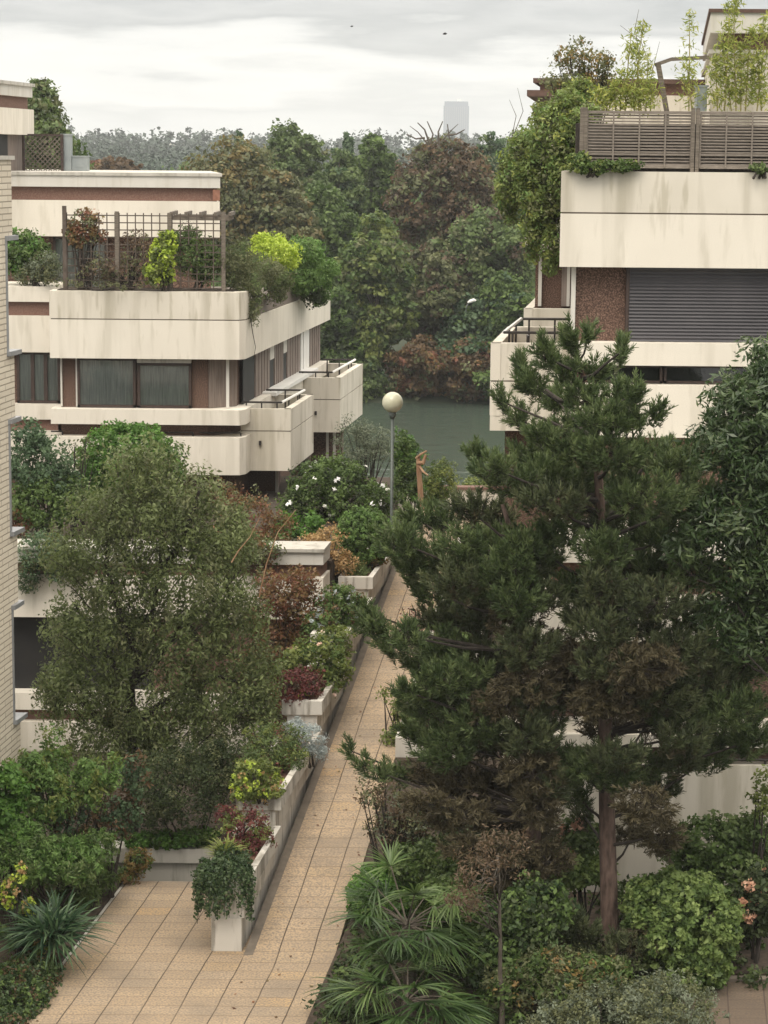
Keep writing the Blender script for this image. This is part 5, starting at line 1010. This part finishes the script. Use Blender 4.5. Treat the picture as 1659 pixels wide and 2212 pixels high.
for px,top,w,Y in ((515,286,14,165),(748,288,16,165),(758,300,12,168)):
    c=P(px,top,Y); T=thing('conifer',(c.x,Y,terr(Y)),{515:'pointed dark conifer tip above the yellow brown tree',748:'pointed dark conifer tip left of the dark green round-topped tree',758:'shorter conifer tip touching the pointed one'}[px],'conifer','conifers on the far bank')
    mb=MB(); n=900; f=rng.uniform(0,1,(n,1)); hh=9; q=unit(rng.normal(size=(n,3)))*[1,1,0]; pos=np.array(c)+np.array([0,0,-1])*f*hh+q*(f*m(w,Y)*2.2+.1); mb.quads(leafquads(pos,q+[0,0,.4],.5,.2,.3),rng.uniform(0,1,n),0); mb.build('crown',LF['bluegreen'],T)
    mb=MB(); mb.tube([(c.x,Y,terr(Y)-.3),(c.x,Y,c.z-.4)],[.25,.04],6); mb.build('trunk',M['bark'],T)
# undergrowth along the bank, far woods
mb=MB(); el=[((x,127.5+rnd.uniform(-.5,2.5),-.6+rnd.uniform(-.4,.4)),(2.4,1.2,1.5)) for x in np.arange(-34,40,2.2)]
foliage(mb,el,620,26,.6,.3,.18,0,.4); tag(mb.build('undergrowth',LF['green']),'tangled dark undergrowth along the far river bank','undergrowth',kind='stuff')
def wood(Y0,Y1,n,x0,x1,leaf,h,L,lab,cnt):
    mb=MB(); el=[]
    for i in range(n):
        Y=rnd.uniform(Y0,Y1); x=rnd.uniform(x0,x1)*Y; el.append(((x,Y,terr(Y)+h*.45),(h*rnd.uniform(.7,1.2),h,h*rnd.uniform(.45,.66))))
    foliage(mb,el,cnt,26,h*.16,L,L*.7,0,.6); return tag(mb.build('far_wood',LF[leaf]),lab,'wood',kind='stuff')
wood(165,230,60,-.22,.24,'green',9.5,.6,'dense green woodland behind the trees of the far bank',2600)
wood(380,620,150,-.25,.28,'far',10,.7,'hazy blue green wood on the low hill beyond the river',6500)
wood(750,1300,110,-.25,.28,'far',14,1.5,'farthest wooded ridge on the skyline',5500)
mb=MB(); el=[]
for i in range(26):
    Y=rnd.uniform(128,150); x=Y*rnd.uniform(.085,.34)*rnd.choice((1,1,-1.6)); h=rnd.uniform(5.5,7.2); el.append(((x,Y,terr(Y)+h*.95),(4.2,3.2,h*.95)))
foliage(mb,el,2600,30,.7,.32,.2,0,.6); foliage(mb,el,700,30,.7,.32,.2,1,.7)
tag(mb.build('bank_wood',[LF['midgreen'],LF['olive']]),'green woodland of the far bank continuing behind the buildings on both sides','wood',kind='stuff')
mb=MB(); el=[((Rx(y)+.55+rnd.uniform(-.15,.2),y,rz(y)+.55),(.42,.5,rnd.uniform(.25,.45))) for y in np.arange(39.2,49.8,.55)]
foliage(mb,el,420,26,.14,.09,.05,0,.2); foliage(mb,el,160,24,.14,.09,.05,1,.5)
tag(mb.build('planter_greenery',[LF['green'],LF['olive']]),'mixed greenery filling the planter wall on the right side of the ramp','planting',kind='stuff')
# far tower
Y=2700; a=P(958,250,Y).x; b=P(1013,250,Y).x; zt=zat(219,Y,985)
T=thing('tower_block',((a+b)/2,Y,4),'hazy blue grey high-rise tower on the skyline above the trees','tower')
M['tower']=simple('tower_glass',(.13,.16,.22),(.16,.19,.25),.02,.4,bs=0)
mb=MB(); mb.prism([(a,Y),(b,Y),(b-3,Y+24),(a+3,Y+24)],4,zt-5)
mb.build('body',M['tower'],T)
mb=MB(); mb.prism([(a+1,Y+1),(b-1,Y+1),(b-4,Y+23),(a+4,Y+23)],zt-5,zt); mb.build('roof_band',M['tower'],T)
mb=MB()
for i in range(1,12): x=a+(b-a)*i/12; mb.box(x-.2,x+.2,Y-.4,Y-.01,6,zt-6)
mb.build('fins',M['steel'],T)
mb=MB(); mb.box(b-14,b-9,Y+3,Y+8,zt,zt+3); mb.build('roof_box',M['white'],T)
Y=1100; a=P(365,310,Y).x; b=P(442,310,Y).x; T=thing('far_block',((a+b)/2,Y,4),'long pale flat building far off on the wooded skyline at left','building')
mb=MB(); mb.box(a,b,Y,Y+15,4,zat(308,Y,400)); mb.build('wall',M['concrete'],T); mb=MB()
mb.box(a+4,a+10,Y+2,Y+8,zat(308,Y,400),zat(305,Y,400)); mb.build('roof_box',M['concrete'],T)
mb=MB(); k=a+1
while k<b-2: mb.box(k,k+1,Y-.05,Y-.01,8,zat(308,Y,400)-1); k+=2
mb.build('windows',M['shutter'],T)
# lamp on the far bank
Y=126.8; g=P(1019,652,Y); T=thing('street_lamp',(g.x,Y,-2.2),'white lamp head of a street lamp among the trees on the far bank','lamp')
mb=MB(); mb.tube([(g.x-.35,Y,-2.4),(g.x-.3,Y,g.z-.3),(g.x-.15,Y,g.z)],[.06,.045,.035],6); mb.build('pole',M['polelight'],T)
mb=MB(); mb.tube([(g.x-.22,Y,g.z-.06),(g.x-.1,Y,g.z+.02),(g.x+.12,Y,g.z+.10),(g.x+.24,Y,g.z+.06)],[.05,.10,.10,.05],8); mb.build('lamp_head',M['white'],T)
# birds
for i,(px,py,Y,s) in enumerate(((760,57,90,.34),(961,73,90,.55))):
    c=P(px,py,Y); mb=MB(); r=.05*s*1.3
    mb.tube([c+Vector((-.16*s,0,-.01)),c+Vector((-.06*s,0,0)),c+Vector((.06*s,0,0)),c+Vector((.15*s,0,.02))],[.01,r,r,.012],8)
    for sgn in (-1,1): mb.face([c+Vector((-.05*s,0,.01)),c+Vector((.06*s,0,.01)),c+Vector((.02*s,sgn*.2*s,.12*s)),c+Vector((-.05*s,sgn*.36*s,.05*s))])
    tag(mb.build('bird',M['dark'],None,loc=tuple(c)),['tiny dark bird high in the clouds, the fainter left one','small dark bird in the clouds above the far tower'][i],'bird','birds in the sky')
# ================================================================== HAZE
mt=bpy.data.materials.new('haze_air'); mt.use_nodes=True; t=mt.node_tree; t.nodes.clear()
o=t.nodes.new('ShaderNodeOutputMaterial'); v=t.nodes.new('ShaderNodeVolumePrincipled'); v.inputs['Color'].default_value=(.90,.93,.98,1); v.inputs['Density'].default_value=.00027; v.inputs['Anisotropy'].default_value=.2
t.links.new(v.outputs[0],o.inputs['Volume'])
mb=MB(); mb.box(-1500,1500,-60,3000,-6,CAMZ+110); tag(mb.build('haze',mt),kind='stuff')
